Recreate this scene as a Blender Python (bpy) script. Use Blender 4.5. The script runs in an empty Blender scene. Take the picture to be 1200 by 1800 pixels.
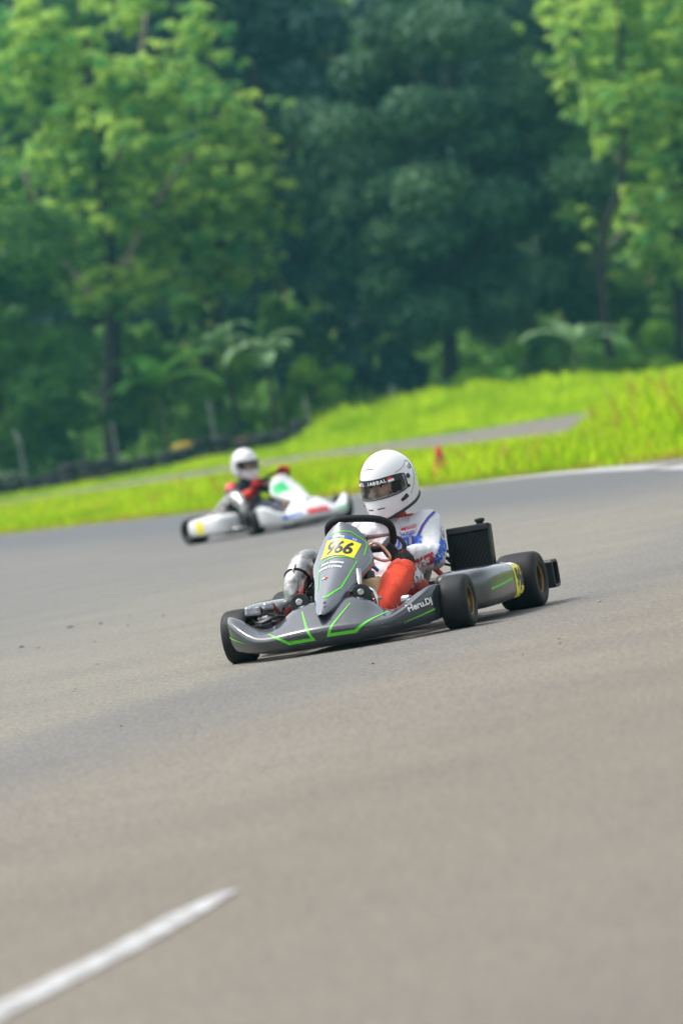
import bpy, bmesh, math, random
import numpy as np
from mathutils import Vector, Matrix, noise
from mathutils.bvhtree import BVHTree
R = math.radians
random.seed(7)
SC = bpy.context.scene
COL = SC.collection

# ------------------------------------------------------------------ camera
CAM_LOC = Vector((0.0, -27.581, 1.129))
cd = bpy.data.cameras.new('camera')
cam = bpy.data.objects.new('camera', cd); COL.objects.link(cam)
rt = Vector((0.98557, -0.005165, -0.169165)); up_ = Vector((0.1693, 0.01327, 0.98548)); fw = Vector((-0.002928, 0.999833, -0.018031))
rt = (rt - fw * rt.dot(fw)).normalized(); up_ = rt.cross(fw)
cam.matrix_world = Matrix(((rt.x, up_.x, -fw.x, CAM_LOC.x), (rt.y, up_.y, -fw.y, CAM_LOC.y), (rt.z, up_.z, -fw.z, CAM_LOC.z), (0, 0, 0, 1)))
cd.sensor_fit = 'VERTICAL'; cd.sensor_height = 36.0; cd.sensor_width = 24.0
cd.lens = 200.0; cd.clip_start = 0.5; cd.clip_end = 3000.0
cd.dof.use_dof = True; cd.dof.focus_distance = 27.15; cd.dof.aperture_fstop = 3.6
SC.camera = cam

# ------------------------------------------------------------------ sky, sun, exposure
SUN_EL, SUN_AZ = R(62), R(163)          # direction towards the sun, azimuth from +X
w = bpy.data.worlds.new('World'); SC.world = w; w.use_nodes = True
nt = w.node_tree; nt.nodes.clear()
sky = nt.nodes.new('ShaderNodeTexSky'); sky.sky_type = 'NISHITA'; sky.sun_disc = False
sky.sun_elevation = SUN_EL; sky.sun_rotation = math.pi / 2 - SUN_AZ
sky.air_density = 1.0; sky.dust_density = 3.0; sky.ozone_density = 1.0
hs = nt.nodes.new('ShaderNodeHueSaturation'); hs.inputs['Saturation'].default_value = 0.30
bg = nt.nodes.new('ShaderNodeBackground'); bg.inputs['Strength'].default_value = 0.15
wo = nt.nodes.new('ShaderNodeOutputWorld')
nt.links.new(sky.outputs[0], hs.inputs['Color']); nt.links.new(hs.outputs[0], bg.inputs['Color']); nt.links.new(bg.outputs[0], wo.inputs['Surface'])
sl = bpy.data.lights.new('sun', 'SUN'); sl.energy = 1.4; sl.angle = R(14); sl.color = (1.0, 0.97, 0.92)
sun = bpy.data.objects.new('sun', sl); COL.objects.link(sun)
sd = Vector((math.cos(SUN_EL) * math.cos(SUN_AZ), math.cos(SUN_EL) * math.sin(SUN_AZ), math.sin(SUN_EL)))
sun.rotation_euler = sd.to_track_quat('Z', 'Y').to_euler()
SC.view_settings.view_transform = 'Standard'; SC.view_settings.look = 'None'
SC.view_settings.exposure = 0.95; SC.view_settings.gamma = 1.0
SC.cycles.use_denoising = True
try:
    SC.cycles.denoiser = 'OPENIMAGEDENOISE'
except Exception:
    pass
SC.cycles.max_bounces = 6; SC.cycles.transparent_max_bounces = 8; SC.cycles.caustics_reflective = False; SC.cycles.caustics_refractive = False

# ------------------------------------------------------------------ helpers
def lk(t, a, b): t.links.new(a, b)

def M(name, col, rough=0.5, metal=0.0, coat=0.0, var=0.0, vscale=12.0, bump=0.0, bscale=60.0, spec=0.5, col2=None, trans=0.0, attr=None):
    m = bpy.data.materials.new(name); m.use_nodes = True
    t = m.node_tree; b = t.nodes['Principled BSDF']
    b.inputs['Base Color'].default_value = (*col, 1); b.inputs['Roughness'].default_value = rough
    b.inputs['Metallic'].default_value = metal; b.inputs['Coat Weight'].default_value = coat
    b.inputs['Coat Roughness'].default_value = 0.06; b.inputs['Coat IOR'].default_value = 1.5 if coat < .95 else 1.68
    b.inputs['Specular IOR Level'].default_value = spec
    tc = t.nodes.new('ShaderNodeTexCoord')
    if var > 0 or col2:
        n = t.nodes.new('ShaderNodeTexNoise'); n.inputs['Scale'].default_value = vscale; n.inputs['Detail'].default_value = 6
        lk(t, tc.outputs['Object'], n.inputs['Vector'])
        r = t.nodes.new('ShaderNodeValToRGB'); r.color_ramp.elements[0].position = 0.35; r.color_ramp.elements[1].position = 0.65
        c2 = col2 or tuple(min(1, c * (1 + var)) for c in col)
        c1 = col if col2 else tuple(c * (1 - var) for c in col)
        r.color_ramp.elements[0].color = (*c1, 1); r.color_ramp.elements[1].color = (*c2, 1)
        lk(t, n.outputs['Fac'], r.inputs['Fac']); lk(t, r.outputs['Color'], b.inputs['Base Color'])
        rr = t.nodes.new('ShaderNodeMapRange'); rr.inputs['To Min'].default_value = max(0.02, rough * 0.8); rr.inputs['To Max'].default_value = min(1, rough * 1.25)
        lk(t, n.outputs['Fac'], rr.inputs['Value']); lk(t, rr.outputs[0], b.inputs['Roughness'])
    if bump > 0:
        n2 = t.nodes.new('ShaderNodeTexNoise'); n2.inputs['Scale'].default_value = bscale; n2.inputs['Detail'].default_value = 4
        lk(t, tc.outputs['Object'], n2.inputs['Vector'])
        bp = t.nodes.new('ShaderNodeBump'); bp.inputs['Strength'].default_value = 1.0; bp.inputs['Distance'].default_value = bump
        lk(t, n2.outputs['Fac'], bp.inputs['Height']); lk(t, bp.outputs['Normal'], b.inputs['Normal'])
    return m

def foliage(name, c1, c2, trans=0.35):
    """leaf material: colour varies from leaf to leaf through the 'tint' attribute"""
    m = bpy.data.materials.new(name); m.use_nodes = True
    t = m.node_tree; b = t.nodes['Principled BSDF']; out = t.nodes['Material Output']
    at = t.nodes.new('ShaderNodeAttribute'); at.attribute_name = 'tint'
    mx = t.nodes.new('ShaderNodeMix'); mx.data_type = 'RGBA'
    mx.inputs['A'].default_value = (*c1, 1); mx.inputs['B'].default_value = (*c2, 1)
    lk(t, at.outputs['Fac'], mx.inputs['Factor']); lk(t, mx.outputs['Result'], b.inputs['Base Color'])
    b.inputs['Roughness'].default_value = 0.5; b.inputs['Specular IOR Level'].default_value = 0.18
    tr = t.nodes.new('ShaderNodeBsdfTranslucent'); lk(t, mx.outputs['Result'], tr.inputs['Color'])
    ms = t.nodes.new('ShaderNodeMixShader'); ms.inputs['Fac'].default_value = trans
    lk(t, b.outputs[0], ms.inputs[1]); lk(t, tr.outputs[0], ms.inputs[2]); lk(t, ms.outputs[0], out.inputs['Surface'])
    return m

def link(name, me, mat, parent=None, smooth=False):
    o = bpy.data.objects.new(name, me); COL.objects.link(o)
    if mat is not None and not me.materials: me.materials.append(mat)
    if parent is not None: o.parent = parent
    if smooth: me.shade_smooth()
    return o

def mesh(name, V, F, mat, parent=None, smooth=False, sub=0, solid=0.0, bevel=0.0):
    me = bpy.data.meshes.new(name); me.from_pydata([tuple(v) for v in V], [], F)
    bm = bmesh.new(); bm.from_mesh(me); bmesh.ops.remove_doubles(bm, verts=bm.verts, dist=1e-6); bmesh.ops.recalc_face_normals(bm, faces=bm.faces); bm.to_mesh(me); bm.free()
    o = link(name, me, mat, parent, smooth)
    mods(o, sub, solid, bevel)
    return o

def mods(o, sub=0, solid=0.0, bevel=0.0):
    if solid:
        s = o.modifiers.new('solid', 'SOLIDIFY'); s.thickness = solid; s.offset = -1
    if bevel:
        b = o.modifiers.new('bevel', 'BEVEL'); b.width = bevel; b.segments = 2; b.limit_method = 'ANGLE'; b.angle_limit = R(40)
    if sub:
        s = o.modifiers.new('sub', 'SUBSURF'); s.levels = sub; s.render_levels = sub

def tag(o, label=None, cat=None, group=None, kind=None):
    for k, v in (('label', label), ('category', cat), ('group', group), ('kind', kind)):
        if v: o[k] = v
    return o

def empty(name, loc=(0, 0, 0), rz=0.0):
    o = bpy.data.objects.new(name, None); COL.objects.link(o); o.location = loc; o.rotation_euler = (0, 0, rz); o.empty_display_size = 0.2
    return o

class MB:
    """collects simple solids into one mesh"""
    def __init__(s): s.V = []; s.F = []
    def add(s, V, F):
        n = len(s.V); s.V += [tuple(v) for v in V]; s.F += [tuple(i + n for i in f) for f in F]; return s
    def box(s, c, d, rot=None):
        V = [Vector((x * d[0] / 2, y * d[1] / 2, z * d[2] / 2)) for x in (-1, 1) for y in (-1, 1) for z in (-1, 1)]
        if rot is not None: V = [rot @ v for v in V]
        V = [v + Vector(c) for v in V]
        return s.add(V, [(0, 1, 3, 2), (4, 6, 7, 5), (0, 4, 5, 1), (2, 3, 7, 6), (0, 2, 6, 4), (1, 5, 7, 3)])
    def tube(s, P, r, n=10, closed=False, smooth=0):
        P = [Vector(p) for p in P]
        rr = list(r) if isinstance(r, (list, tuple)) else [r] * len(P)
        if smooth: P, rr = catmull(P, rr, smooth, closed)
        L = len(P); V = []; F = []
        up = None
        for i in range(L):
            if closed: d = P[(i + 1) % L] - P[i - 1]
            else: d = P[min(i + 1, L - 1)] - P[max(i - 1, 0)]
            d.normalize()
            if up is None:
                up = Vector((0, 0, 1)) if abs(d.z) < 0.9 else Vector((1, 0, 0))
            a = (up - d * up.dot(d)).normalized(); b = d.cross(a); up = a
            V += [P[i] + (a * math.cos(2 * math.pi * k / n) + b * math.sin(2 * math.pi * k / n)) * rr[i] for k in range(n)]
        for i in range(L if closed else L - 1):
            j = (i + 1) % L
            F += [(i * n + k, i * n + (k + 1) % n, j * n + (k + 1) % n, j * n + k) for k in range(n)]
        if not closed: F += [tuple(range(n))[::-1], tuple(range((L - 1) * n, L * n))]
        return s.add(V, F)
    def rev(s, prof, c, ax, n=28, cap=False):
        """revolve (radius, height along axis) about axis through c"""
        ax = Vector(ax).normalized(); a = ax.orthogonal().normalized(); b = ax.cross(a); c = Vector(c); V = []; F = []
        for (r, h) in prof:
            V += [c + ax * h + (a * math.cos(2 * math.pi * k / n) + b * math.sin(2 * math.pi * k / n)) * r for k in range(n)]
        for i in range(len(prof) - 1):
            F += [(i * n + k, i * n + (k + 1) % n, (i + 1) * n + (k + 1) % n, (i + 1) * n + k) for k in range(n)]
        if cap: F += [tuple(range(n))[::-1], tuple(range((len(prof) - 1) * n, len(prof) * n))]
        return s.add(V, F)
    def grid(s, rows, closed=False):
        n = len(rows[0]); V = [p for r in rows for p in r]; F = []
        for i in range(len(rows) - 1):
            for k in range(n if closed else n - 1):
                F.append((i * n + k, i * n + (k + 1) % n, (i + 1) * n + (k + 1) % n, (i + 1) * n + k))
        return s.add(V, F)
    def build(s, name, mat, parent=None, smooth=False, sub=0, solid=0.0, bevel=0.0):
        return mesh(name, s.V, s.F, mat, parent, smooth, sub, solid, bevel)

def catmull(P, rr, k, closed=False):
    L = len(P); Q = []; q = []
    for i in range(L if closed else L - 1):
        g = (lambda j: j % L) if closed else (lambda j: max(0, min(L - 1, j)))
        a, b, c, d = P[g(i - 1)], P[g(i)], P[g(i + 1)], P[g(i + 2)]
        for t in [x / k for x in range(k)]:
            Q.append(0.5 * ((2 * b) + (c - a) * t + (2 * a - 5 * b + 4 * c - d) * t * t + (3 * b - a - 3 * c + d) * t ** 3)); q.append(rr[g(i)] * (1 - t) + rr[g(i + 1)] * t)
    if not closed: Q.append(P[-1]); q.append(rr[-1])
    return Q, q

def interp(tab, a):
    """tab: list of rows [key, v1, v2...] -> values at key a"""
    if a <= tab[0][0]: return list(tab[0][1:])
    for r0, r1 in zip(tab, tab[1:]):
        if a <= r1[0]:
            t = (a - r0[0]) / (r1[0] - r0[0]); return [x * (1 - t) + y * t for x, y in zip(r0[1:], r1[1:])]
    return list(tab[-1][1:])

# ---- flat print: 2-D shapes laid onto a curved surface
_txt = {}
def text2d(s, bold=0.0, shear=0.0):
    k = (s, bold, shear)
    if k in _txt: return _txt[k]
    cu = bpy.data.curves.new('t', 'FONT'); cu.body = s; cu.size = 1.0; cu.offset = bold; cu.shear = shear; cu.align_x = 'CENTER'; cu.align_y = 'CENTER'; cu.resolution_u = 4
    o = bpy.data.objects.new('t', cu); COL.objects.link(o)
    me = bpy.data.meshes.new_from_object(o.evaluated_get(bpy.context.evaluated_depsgraph_get()))
    V = np.array([v.co[:2] for v in me.vertices]); F = [tuple(p.vertices) for p in me.polygons]
    V -= (V.max(0) + V.min(0)) / 2; V /= (V[:, 1].max() - V[:, 1].min())       # unit height, centred
    bpy.data.objects.remove(o); bpy.data.curves.remove(cu); bpy.data.meshes.remove(me)
    _txt[k] = (V, F); return V, F

def stroke2d(P, wd, closed=False):
    """polyline of constant width with mitred corners"""
    P = [Vector(p) for p in P]; V = []; F = []; L = len(P)
    wd = wd if isinstance(wd, (list, tuple)) else [wd] * L
    for i in range(L):
        a = P[i] - P[i - 1] if (i > 0 or closed) else P[i + 1] - P[i]
        b = P[(i + 1) % L] - P[i] if (i < L - 1 or closed) else a
        a.normalize(); b.normalize(); n = Vector((-a.y - b.y, a.x + b.x)).normalized(); m = n.dot(Vector((-a.y, a.x)))
        n = n * (wd[i] / 2 / max(m, 0.4)); V += [P[i] + n, P[i] - n]
    for i in range(L if closed else L - 1):
        j = (i + 1) % L; F.append((2 * i, 2 * i + 1, 2 * j + 1, 2 * j))
    return np.array([tuple(v) for v in V]), F

def bvh(o):
    bpy.context.view_layer.update()
    return BVHTree.FromObject(o, bpy.context.evaluated_depsgraph_get())

def decal(name, shape, tree, org, U, W, mat, parent, off=0.0016, cell=0.02, sx=1.0, sy=None, reach=0.25):
    """shape in (u, v); rays run against U x W onto the surface held by tree"""
    V, F = shape; sy = sx if sy is None else sy
    U = Vector(U).normalized(); W = Vector(W); W = (W - U * W.dot(U)).normalized(); N = U.cross(W); org = Vector(org)
    bm = bmesh.new(); vs = [bm.verts.new((v[0] * sx, v[1] * sy, 0)) for v in V]
    for f in F:
        try: bm.faces.new([vs[i] for i in f])
        except ValueError: pass
    for ax in (0, 1):
        lo = min(v.co[ax] for v in bm.verts); hi = max(v.co[ax] for v in bm.verts); k = int((hi - lo) / cell)
        for i in range(1, k + 1):
            c = Vector((0, 0, 0)); c[ax] = lo + (hi - lo) * i / (k + 1); n = Vector((0, 0, 0)); n[ax] = 1
            bmesh.ops.bisect_plane(bm, geom=bm.verts[:] + bm.edges[:] + bm.faces[:], plane_co=c, plane_no=n)
    bmesh.ops.triangulate(bm, faces=bm.faces[:])
    dead = []
    for v in bm.verts:
        s = org + U * v.co.x + W * v.co.y
        h, n, i, d = tree.ray_cast(s + N * reach, -N, reach * 2)
        if h is None: dead.append(v); continue
        if n.dot(N) < 0: n = -n
        v.co = h + n * off
    if dead: bmesh.ops.delete(bm, geom=dead, context='VERTS')
    for f in bm.faces:
        f.normal_update()
        if f.normal.dot(N) < 0: f.normal_flip()
    me = bpy.data.meshes.new(name); bm.to_mesh(me); bm.free()
    return link(name, me, mat, parent, True)

def rect2d(x0, x1, y0, y1): return np.array([(x0, y0), (x1, y0), (x1, y1), (x0, y1)]), [(0, 1, 2, 3)]
def ell2d(a, b, n=24): return np.array([(a * math.cos(2 * math.pi * k / n), b * math.sin(2 * math.pi * k / n)) for k in range(n)]), [tuple(range(n))]
# ------------------------------------------------------------------ ground, track, verge
def lin(tab, x):
    return interp([list(t) for t in tab], x)[0]
BANK0 = [(-60, 158), (-20, 156), (-13, 151), (-9, 148), (-3.5, 139), (0, 129), (3, 117), (6.3, 110), (9, 100), (14, 84), (60, 70)]       # far side of the service road
BANKZ = [(-60, .30), (-12, .28), (-7, .22), (-1.7, .32), (0, .48), (3, .50), (6, .44), (9, .22), (12, .0), (60, .0)]
def terrain(x, y):
    y0 = lin(BANK0, x) + 2.0; z1 = lin(BANKZ, x); y1 = max(160.0, y0 + 6)
    if y <= y0: return 0.0
    t = min(1, (y - y0) / (y1 - y0)); z = z1 * t * t * (3 - 2 * t)
    if y > y1: z += (y - y1) * .035
    if y > 214: z += min(38.0, (y - 214) * .55)
    return z

def axis(lo, hi, step, far):
    a = list(np.arange(lo, hi + .01, step)); return [-f for f in far[::-1]] + a + far
xs = axis(-40, 40, 2.0, [55, 80, 140, 300, 700, 1500]); ys = [-600, -300, -150, -80] + list(np.arange(-50, 260.1, 2.0)) + [300, 400, 600, 1000, 1800]
rows = [[(x, y, terrain(x, y)) for x in xs] for y in ys]
SOIL = bpy.data.materials.new('soil_and_thatch'); SOIL.use_nodes = True
t = SOIL.node_tree; b = t.nodes['Principled BSDF']; tc = t.nodes.new('ShaderNodeTexCoord')
n1 = t.nodes.new('ShaderNodeTexNoise'); n1.inputs['Scale'].default_value = .9; n1.inputs['Detail'].default_value = 8; lk(t, tc.outputs['Object'], n1.inputs['Vector'])
r1 = t.nodes.new('ShaderNodeValToRGB'); r1.color_ramp.elements[0].position = .38; r1.color_ramp.elements[1].position = .62
r1.color_ramp.elements[0].color = (.17, .13, .05, 1); r1.color_ramp.elements[1].color = (.16, .28, .02, 1)
lk(t, n1.outputs['Fac'], r1.inputs['Fac']); lk(t, r1.outputs[0], b.inputs['Base Color']); b.inputs['Roughness'].default_value = .95; b.inputs['Specular IOR Level'].default_value = .1
g = MB().grid(rows).build('ground', SOIL, None, True); tag(g, kind='structure')

# asphalt: bands of rubbered and dusty surface that follow the bend, coarse aggregate close up
def math_node(t, op, a, b=None):
    n = t.nodes.new('ShaderNodeMath'); n.operation = op
    for i, v in enumerate((a, b)):
        if v is None: continue
        if isinstance(v, (int, float)): n.inputs[i].default_value = v
        else: lk(t, v, n.inputs[i])
    return n.outputs[0]
def ramp(t, fac, stops):
    r = t.nodes.new('ShaderNodeValToRGB'); cr = r.color_ramp
    while len(cr.elements) < len(stops): cr.elements.new(.5)
    for e, (p, c) in zip(cr.elements, stops): e.position = p; e.color = (*c, 1)
    lk(t, fac, r.inputs['Fac']); return r.outputs['Color']
def mixc(t, fac, a, b, mode='MIX'):
    m = t.nodes.new('ShaderNodeMix'); m.data_type = 'RGBA'; m.blend_type = mode
    for s, v in (('Factor', fac), ('A', a), ('B', b)):
        if isinstance(v, tuple): m.inputs[s].default_value = (*v, 1)
        elif isinstance(v, (int, float)): m.inputs[s].default_value = v
        else: lk(t, v, m.inputs[s])
    return m.outputs['Result']
def asphalt(name, k=1.0):
    m = bpy.data.materials.new(name); m.use_nodes = True; t = m.node_tree; b = t.nodes['Principled BSDF']
    tc = t.nodes.new('ShaderNodeTexCoord'); sp = t.nodes.new('ShaderNodeSeparateXYZ'); lk(t, tc.outputs['Object'], sp.inputs[0])
    X, Y = sp.outputs[0], sp.outputs[1]
    # lateral coordinate of the racing line: x - (0.28 y - 0.0045 y^2)
    u = math_node(t, 'SUBTRACT', X, math_node(t, 'MULTIPLY', Y, math_node(t, 'SUBTRACT', .28, math_node(t, 'MULTIPLY', Y, .0045))))
    # distance inside the outer verge: x - (2.4 - .21 (y-35) - .0016 (y-35)^2)
    yy = math_node(t, 'SUBTRACT', Y, 35.0)
    e = math_node(t, 'SUBTRACT', X, math_node(t, 'SUBTRACT', 2.4, math_node(t, 'MULTIPLY', yy, math_node(t, 'ADD', .21, math_node(t, 'MULTIPLY', yy, .0016)))))
    cv = t.nodes.new('ShaderNodeCombineXYZ'); lk(t, math_node(t, 'MULTIPLY', u, .8), cv.inputs[0]); lk(t, math_node(t, 'MULTIPLY', Y, .07), cv.inputs[1])
    n1 = t.nodes.new('ShaderNodeTexNoise'); n1.inputs['Scale'].default_value = 1.0; n1.inputs['Detail'].default_value = 4; n1.inputs['Roughness'].default_value = .55; lk(t, cv.outputs[0], n1.inputs['Vector'])
    # bands across the line: dusty beige outside, a grey rubbered strip, browner inside
    ub = math_node(t, 'ADD', u, math_node(t, 'MULTIPLY', math_node(t, 'SUBTRACT', n1.outputs['Fac'], .5), 3.2))
    K = lambda r, g, b_: (r * k * 1.0, g * k * .985, b_ * k * .93)
    c = ramp(t, math_node(t, 'MULTIPLY', math_node(t, 'ADD', ub, 6.0), 1 / 12), [(.05, K(.178, .176, .172)), (.20, K(.212, .204, .182)), (.44, K(.220, .208, .182)), (.53, K(.178, .174, .168)), (.575, K(.176, .170, .162)), (.64, K(.205, .188, .164)), (.80, K(.196, .174, .146)), (.95, K(.190, .172, .148))])
    # blotches
    n2 = t.nodes.new('ShaderNodeTexNoise'); n2.inputs['Scale'].default_value = .7; n2.inputs['Detail'].default_value = 7; lk(t, tc.outputs['Object'], n2.inputs['Vector'])
    c = mixc(t, .7, c, ramp(t, n2.outputs['Fac'], [(.28, (.84, .845, .86)), (.72, (1.10, 1.09, 1.06))]), 'MULTIPLY')
    # dark groove along the far verge
    gr = ramp(t, math_node(t, 'MULTIPLY', math_node(t, 'ADD', e, 6.0), .125), [(.08, (0, 0, 0)), (.40, (1, 1, 1)), (.66, (1, 1, 1)), (.74, (.25, .25, .25))])
    far = t.nodes.new('ShaderNodeMapRange'); far.inputs['From Min'].default_value = 12; far.inputs['From Max'].default_value = 26; lk(t, Y, far.inputs['Value'])
    c = mixc(t, math_node(t, 'MULTIPLY', math_node(t, 'MULTIPLY', gr, far.outputs[0]), .9), c, (.122 * k, .128 * k, .136 * k))
    # aggregate
    n3 = t.nodes.new('ShaderNodeTexNoise'); n3.inputs['Scale'].default_value = 55; n3.inputs['Detail'].default_value = 5; n3.inputs['Roughness'].default_value = .7; lk(t, tc.outputs['Object'], n3.inputs['Vector'])
    c = mixc(t, 1.0, c, ramp(t, n3.outputs['Fac'], [(.32, (.42, .42, .43)), (.5, (1.0, 1.0, 1.0)), (.68, (1.55, 1.52, 1.47))]), 'MULTIPLY')
    vo = t.nodes.new('ShaderNodeTexVoronoi'); vo.inputs['Scale'].default_value = 38; lk(t, tc.outputs['Object'], vo.inputs['Vector'])
    c = mixc(t, .8, c, ramp(t, vo.outputs['Distance'], [(.05, (1.14, 1.13, 1.10)), (.35, (1, 1, 1)), (.75, (.86, .86, .87))]), 'MULTIPLY')
    lk(t, c, b.inputs['Base Color']); b.inputs['Roughness'].default_value = .86; b.inputs['Specular IOR Level'].default_value = .3
    bp = t.nodes.new('ShaderNodeBump'); bp.inputs['Distance'].default_value = .006; bp.inputs['Strength'].default_value = .8
    lk(t, n3.outputs['Fac'], bp.inputs['Height']); lk(t, bp.outputs[0], b.inputs['Normal'])
    return m
ASPH = asphalt('worn_asphalt', .94)
EDGE = [(-60, 160), (-38, 133), (-24, 110), (-14, 90), (-9.6, 79), (-6.7, 69.8), (-5.1, 64.3), (-3.69, 59.0), (-1.9, 52.3), (-.18, 46.3), (1.19, 40.4), (2.38, 36.0), (3.47, 32.2), (4.6, 28.0), (6.2, 22), (9.5, 13), (15, 3), (24, -8), (40, -20)]
EDGE_S = [Vector((p[0], p[1], 0)) for p in EDGE]; EDGE_S, _ = catmull(EDGE_S, [0] * len(EDGE_S), 6)
rr = random.Random(3)
edge = [Vector((p.x + rr.uniform(-.05, .05), p.y + rr.uniform(-.25, .25), .004)) for p in EDGE_S]
mid = [(p.x * .5 + (-12 + 30 * i / len(edge)) * .5 - 3, min(p.y - 6, p.y * .3 - 5), .004) for i, p in enumerate(edge)]
near = [(-60 + 130 * i / (len(edge) - 1), -60, .004) for i in range(len(edge))]
tr = MB().grid([edge, near]).build('track', ASPH); tag(tr, kind='structure')
# service road behind the first strip of grass
LOWP = [(-45, 158), (-20, 147), (-10.4, 139), (-7.2, 132), (-3.05, 114.5), (-.17, 102.6), (1.6, 88), (3.0, 76), (3.9, 69), (6.5, 60), (10, 52), (20, 32), (45, 10)]
HIGHP = [(-45, 170), (-20, 157), (-13.6, 153), (-8.9, 150), (-3.55, 139), (-.17, 129), (2.76, 117), (4.5, 113.5), (6.35, 110), (9, 100), (14, 84), (26, 62), (60, 35)]
sr = MB().grid([[(x, y, .004) for x, y in LOWP], [(x, y, .004) for x, y in HIGHP]]).build('service_road', asphalt('service_road_asphalt', 1.0)); tag(sr, kind='structure')

# painted markings, worn thin in places
PAINT = bpy.data.materials.new('worn_white_paint'); PAINT.use_nodes = True; t = PAINT.node_tree; b = t.nodes['Principled BSDF']
tc = t.nodes.new('ShaderNodeTexCoord'); n = t.nodes.new('ShaderNodeTexNoise'); n.inputs['Scale'].default_value = 14; n.inputs['Detail'].default_value = 8; lk(t, tc.outputs['Object'], n.inputs['Vector'])
lk(t, ramp(t, n.outputs['Fac'], [(.36, (.22, .21, .20)), (.60, (.46, .46, .455))]), b.inputs['Base Color']); b.inputs['Roughness'].default_value = .7
def marking(P, wd, name):
    V, F = stroke2d(P, wd); return tag(mesh(name, [(v[0], v[1], .008) for v in V], F, PAINT), kind='structure')
marking([(-1.40, -18.3), (-1.16, -17.05), (-.925, -15.72), (-.70, -14.78), (-.56, -14.05), (-.465, -13.62)], [.112, .10, .114, .104, .10, .045], 'lane_marking')
marking([(1.0, 39.9), (1.55, 38.5), (2.1, 36.4), (2.50, 34.3), (2.80, 31.9), (3.02, 29.4)], [.14, .26, .34, .38, .38, .3], 'edge_marking')
marking([(3.10, 28.6), (3.30, 26.0), (3.52, 23), (3.9, 19)], .38, 'edge_marking')
marking([(-.35, 44.6), (.3, 42.3), (.85, 40.4)], [.08, .14, .18], 'edge_marking')

# crumbs of tyre rubber on the racing line
cb = MB(); rr = random.Random(11)
for x, y, s in [(-2.0, 9.9, .018), (-1.78, 9.55, .014), (-2.19, 7.57, .016), (-2.05, 6.9, .01), (-.05, -2.76, .018), (-1.55, 8.2, .014), (-1.35, 9.0, .012)] + [(rr.uniform(-2.6, 2.6), rr.uniform(-6, 16), rr.uniform(.003, .008)) for _ in range(70)]:
    a = rr.uniform(0, 3.1); L = s * rr.uniform(.8, 1.8); w_ = s * rr.uniform(.3, .6); d = Vector((math.cos(a), math.sin(a), 0)); p = Vector((x, y, .004 + w_ * .3))
    cb.tube([p - d * L, p - d * L * .3 + Vector((0, 0, w_ * .4)), p + d * L * .5, p + d * L], [w_ * .3, w_ * .6, w_ * .5, w_ * .2], 5)
tag(cb.build('rubber_crumbs', M('rubber_crumb', (.03, .03, .03), .8), None, True), 'dark crumbs of tyre rubber scattered over the asphalt', 'debris', kind='stuff')
# ------------------------------------------------------------------ karts
RUB = M('tyre_rubber', (0.011, 0.011, 0.012), 0.58, var=0.4, vscale=14, bump=0.0010, bscale=120, spec=0.3)
GOLD = M('bronze_rim', (0.22, 0.125, 0.04), 0.42, 0.9, var=0.25, vscale=25)
STEEL = M('polished_steel', (0.62, 0.62, 0.62), 0.16, 1.0, var=0.15, vscale=20)
ALU = M('scuffed_aluminium', (0.40, 0.39, 0.37), 0.30, 1.0, var=0.45, vscale=22, bump=0.006, bscale=22)
DULL = M('worn_steel', (0.24, 0.24, 0.25), 0.28, 1.0, var=0.4, vscale=25, bump=0.002, bscale=40)
BLK = M('black_plastic', (0.014, 0.014, 0.015), 0.42, var=0.3, vscale=14, bump=0.0004, bscale=120)
BLKM = M('black_metal', (0.02, 0.02, 0.022), 0.36, 0.6, var=0.3, vscale=20)
SUEDE = M('black_suede', (0.013, 0.013, 0.014), 0.75, bump=0.0006, bscale=300, spec=0.25)
REDF = M('red_frame_paint', (0.45, 0.025, 0.02), 0.3, coat=0.4, var=0.2)
TANK = M('tan_fuel_plastic', (0.50, 0.33, 0.16), 0.42, var=0.15, vscale=8)
COPPER = M('copper_tube', (0.70, 0.42, 0.28), 0.3, 0.8, var=0.25, vscale=30)
SEATM = M('grey_seat_shell', (0.33, 0.32, 0.28), 0.4, var=0.25, vscale=15)
GREEN = M('green_stripe', (0.10, 0.62, 0.03), 0.35)
WHITEP = M('white_print', (0.85, 0.85, 0.85), 0.4)
YEL = M('yellow_sticker', (0.88, 0.76, 0.02), 0.35)
BLUEP = M('blue_print', (0.03, 0.14, 0.55), 0.4)
INK = M('black_print', (0.02, 0.02, 0.03), 0.35)
REDP = M('red_print', (0.65, 0.02, 0.02), 0.4)
REDHOSE = M('red_hose', (0.42, 0.02, 0.03), 0.35)
GREY_BODY = M('grey_bodywork', (0.026, 0.032, 0.040), 0.32, 0.0, coat=1.0, var=0.25, vscale=7, bump=0.0003, bscale=25, spec=0.25)
GREY_PANEL = M('grey_panel_bodywork', (0.075, 0.088, 0.105), 0.30, 0.0, coat=1.0, var=0.15, vscale=7, bump=0.0003, bscale=25, spec=0.4)
GREY_PANEL.node_tree.nodes['Principled BSDF'].inputs['Coat IOR'].default_value = 2.0; GREY_PANEL.node_tree.nodes['Principled BSDF'].inputs['Coat Roughness'].default_value = .12
DARK_BODY = M('dark_pod_bodywork', (0.016, 0.020, 0.022), 0.3, 0.0, coat=1.0, var=0.2, vscale=6, bump=0.004, bscale=9, spec=0.6)
WHITE_BODY = M('white_bodywork', (0.74, 0.74, 0.73), 0.25, coat=0.5, var=0.04, vscale=5)
CORE = M('radiator_core', (0.012, 0.013, 0.013), 0.5, 0.3, var=0.5, vscale=40)
SCUFF = M('scuff_grey', (.20, .20, .20), .7)
GREENP = M('green_panel_print', (0.02, 0.5, 0.16), 0.35)

YC = -0.02                                  # the bodywork sits a touch to the driver's right

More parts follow.
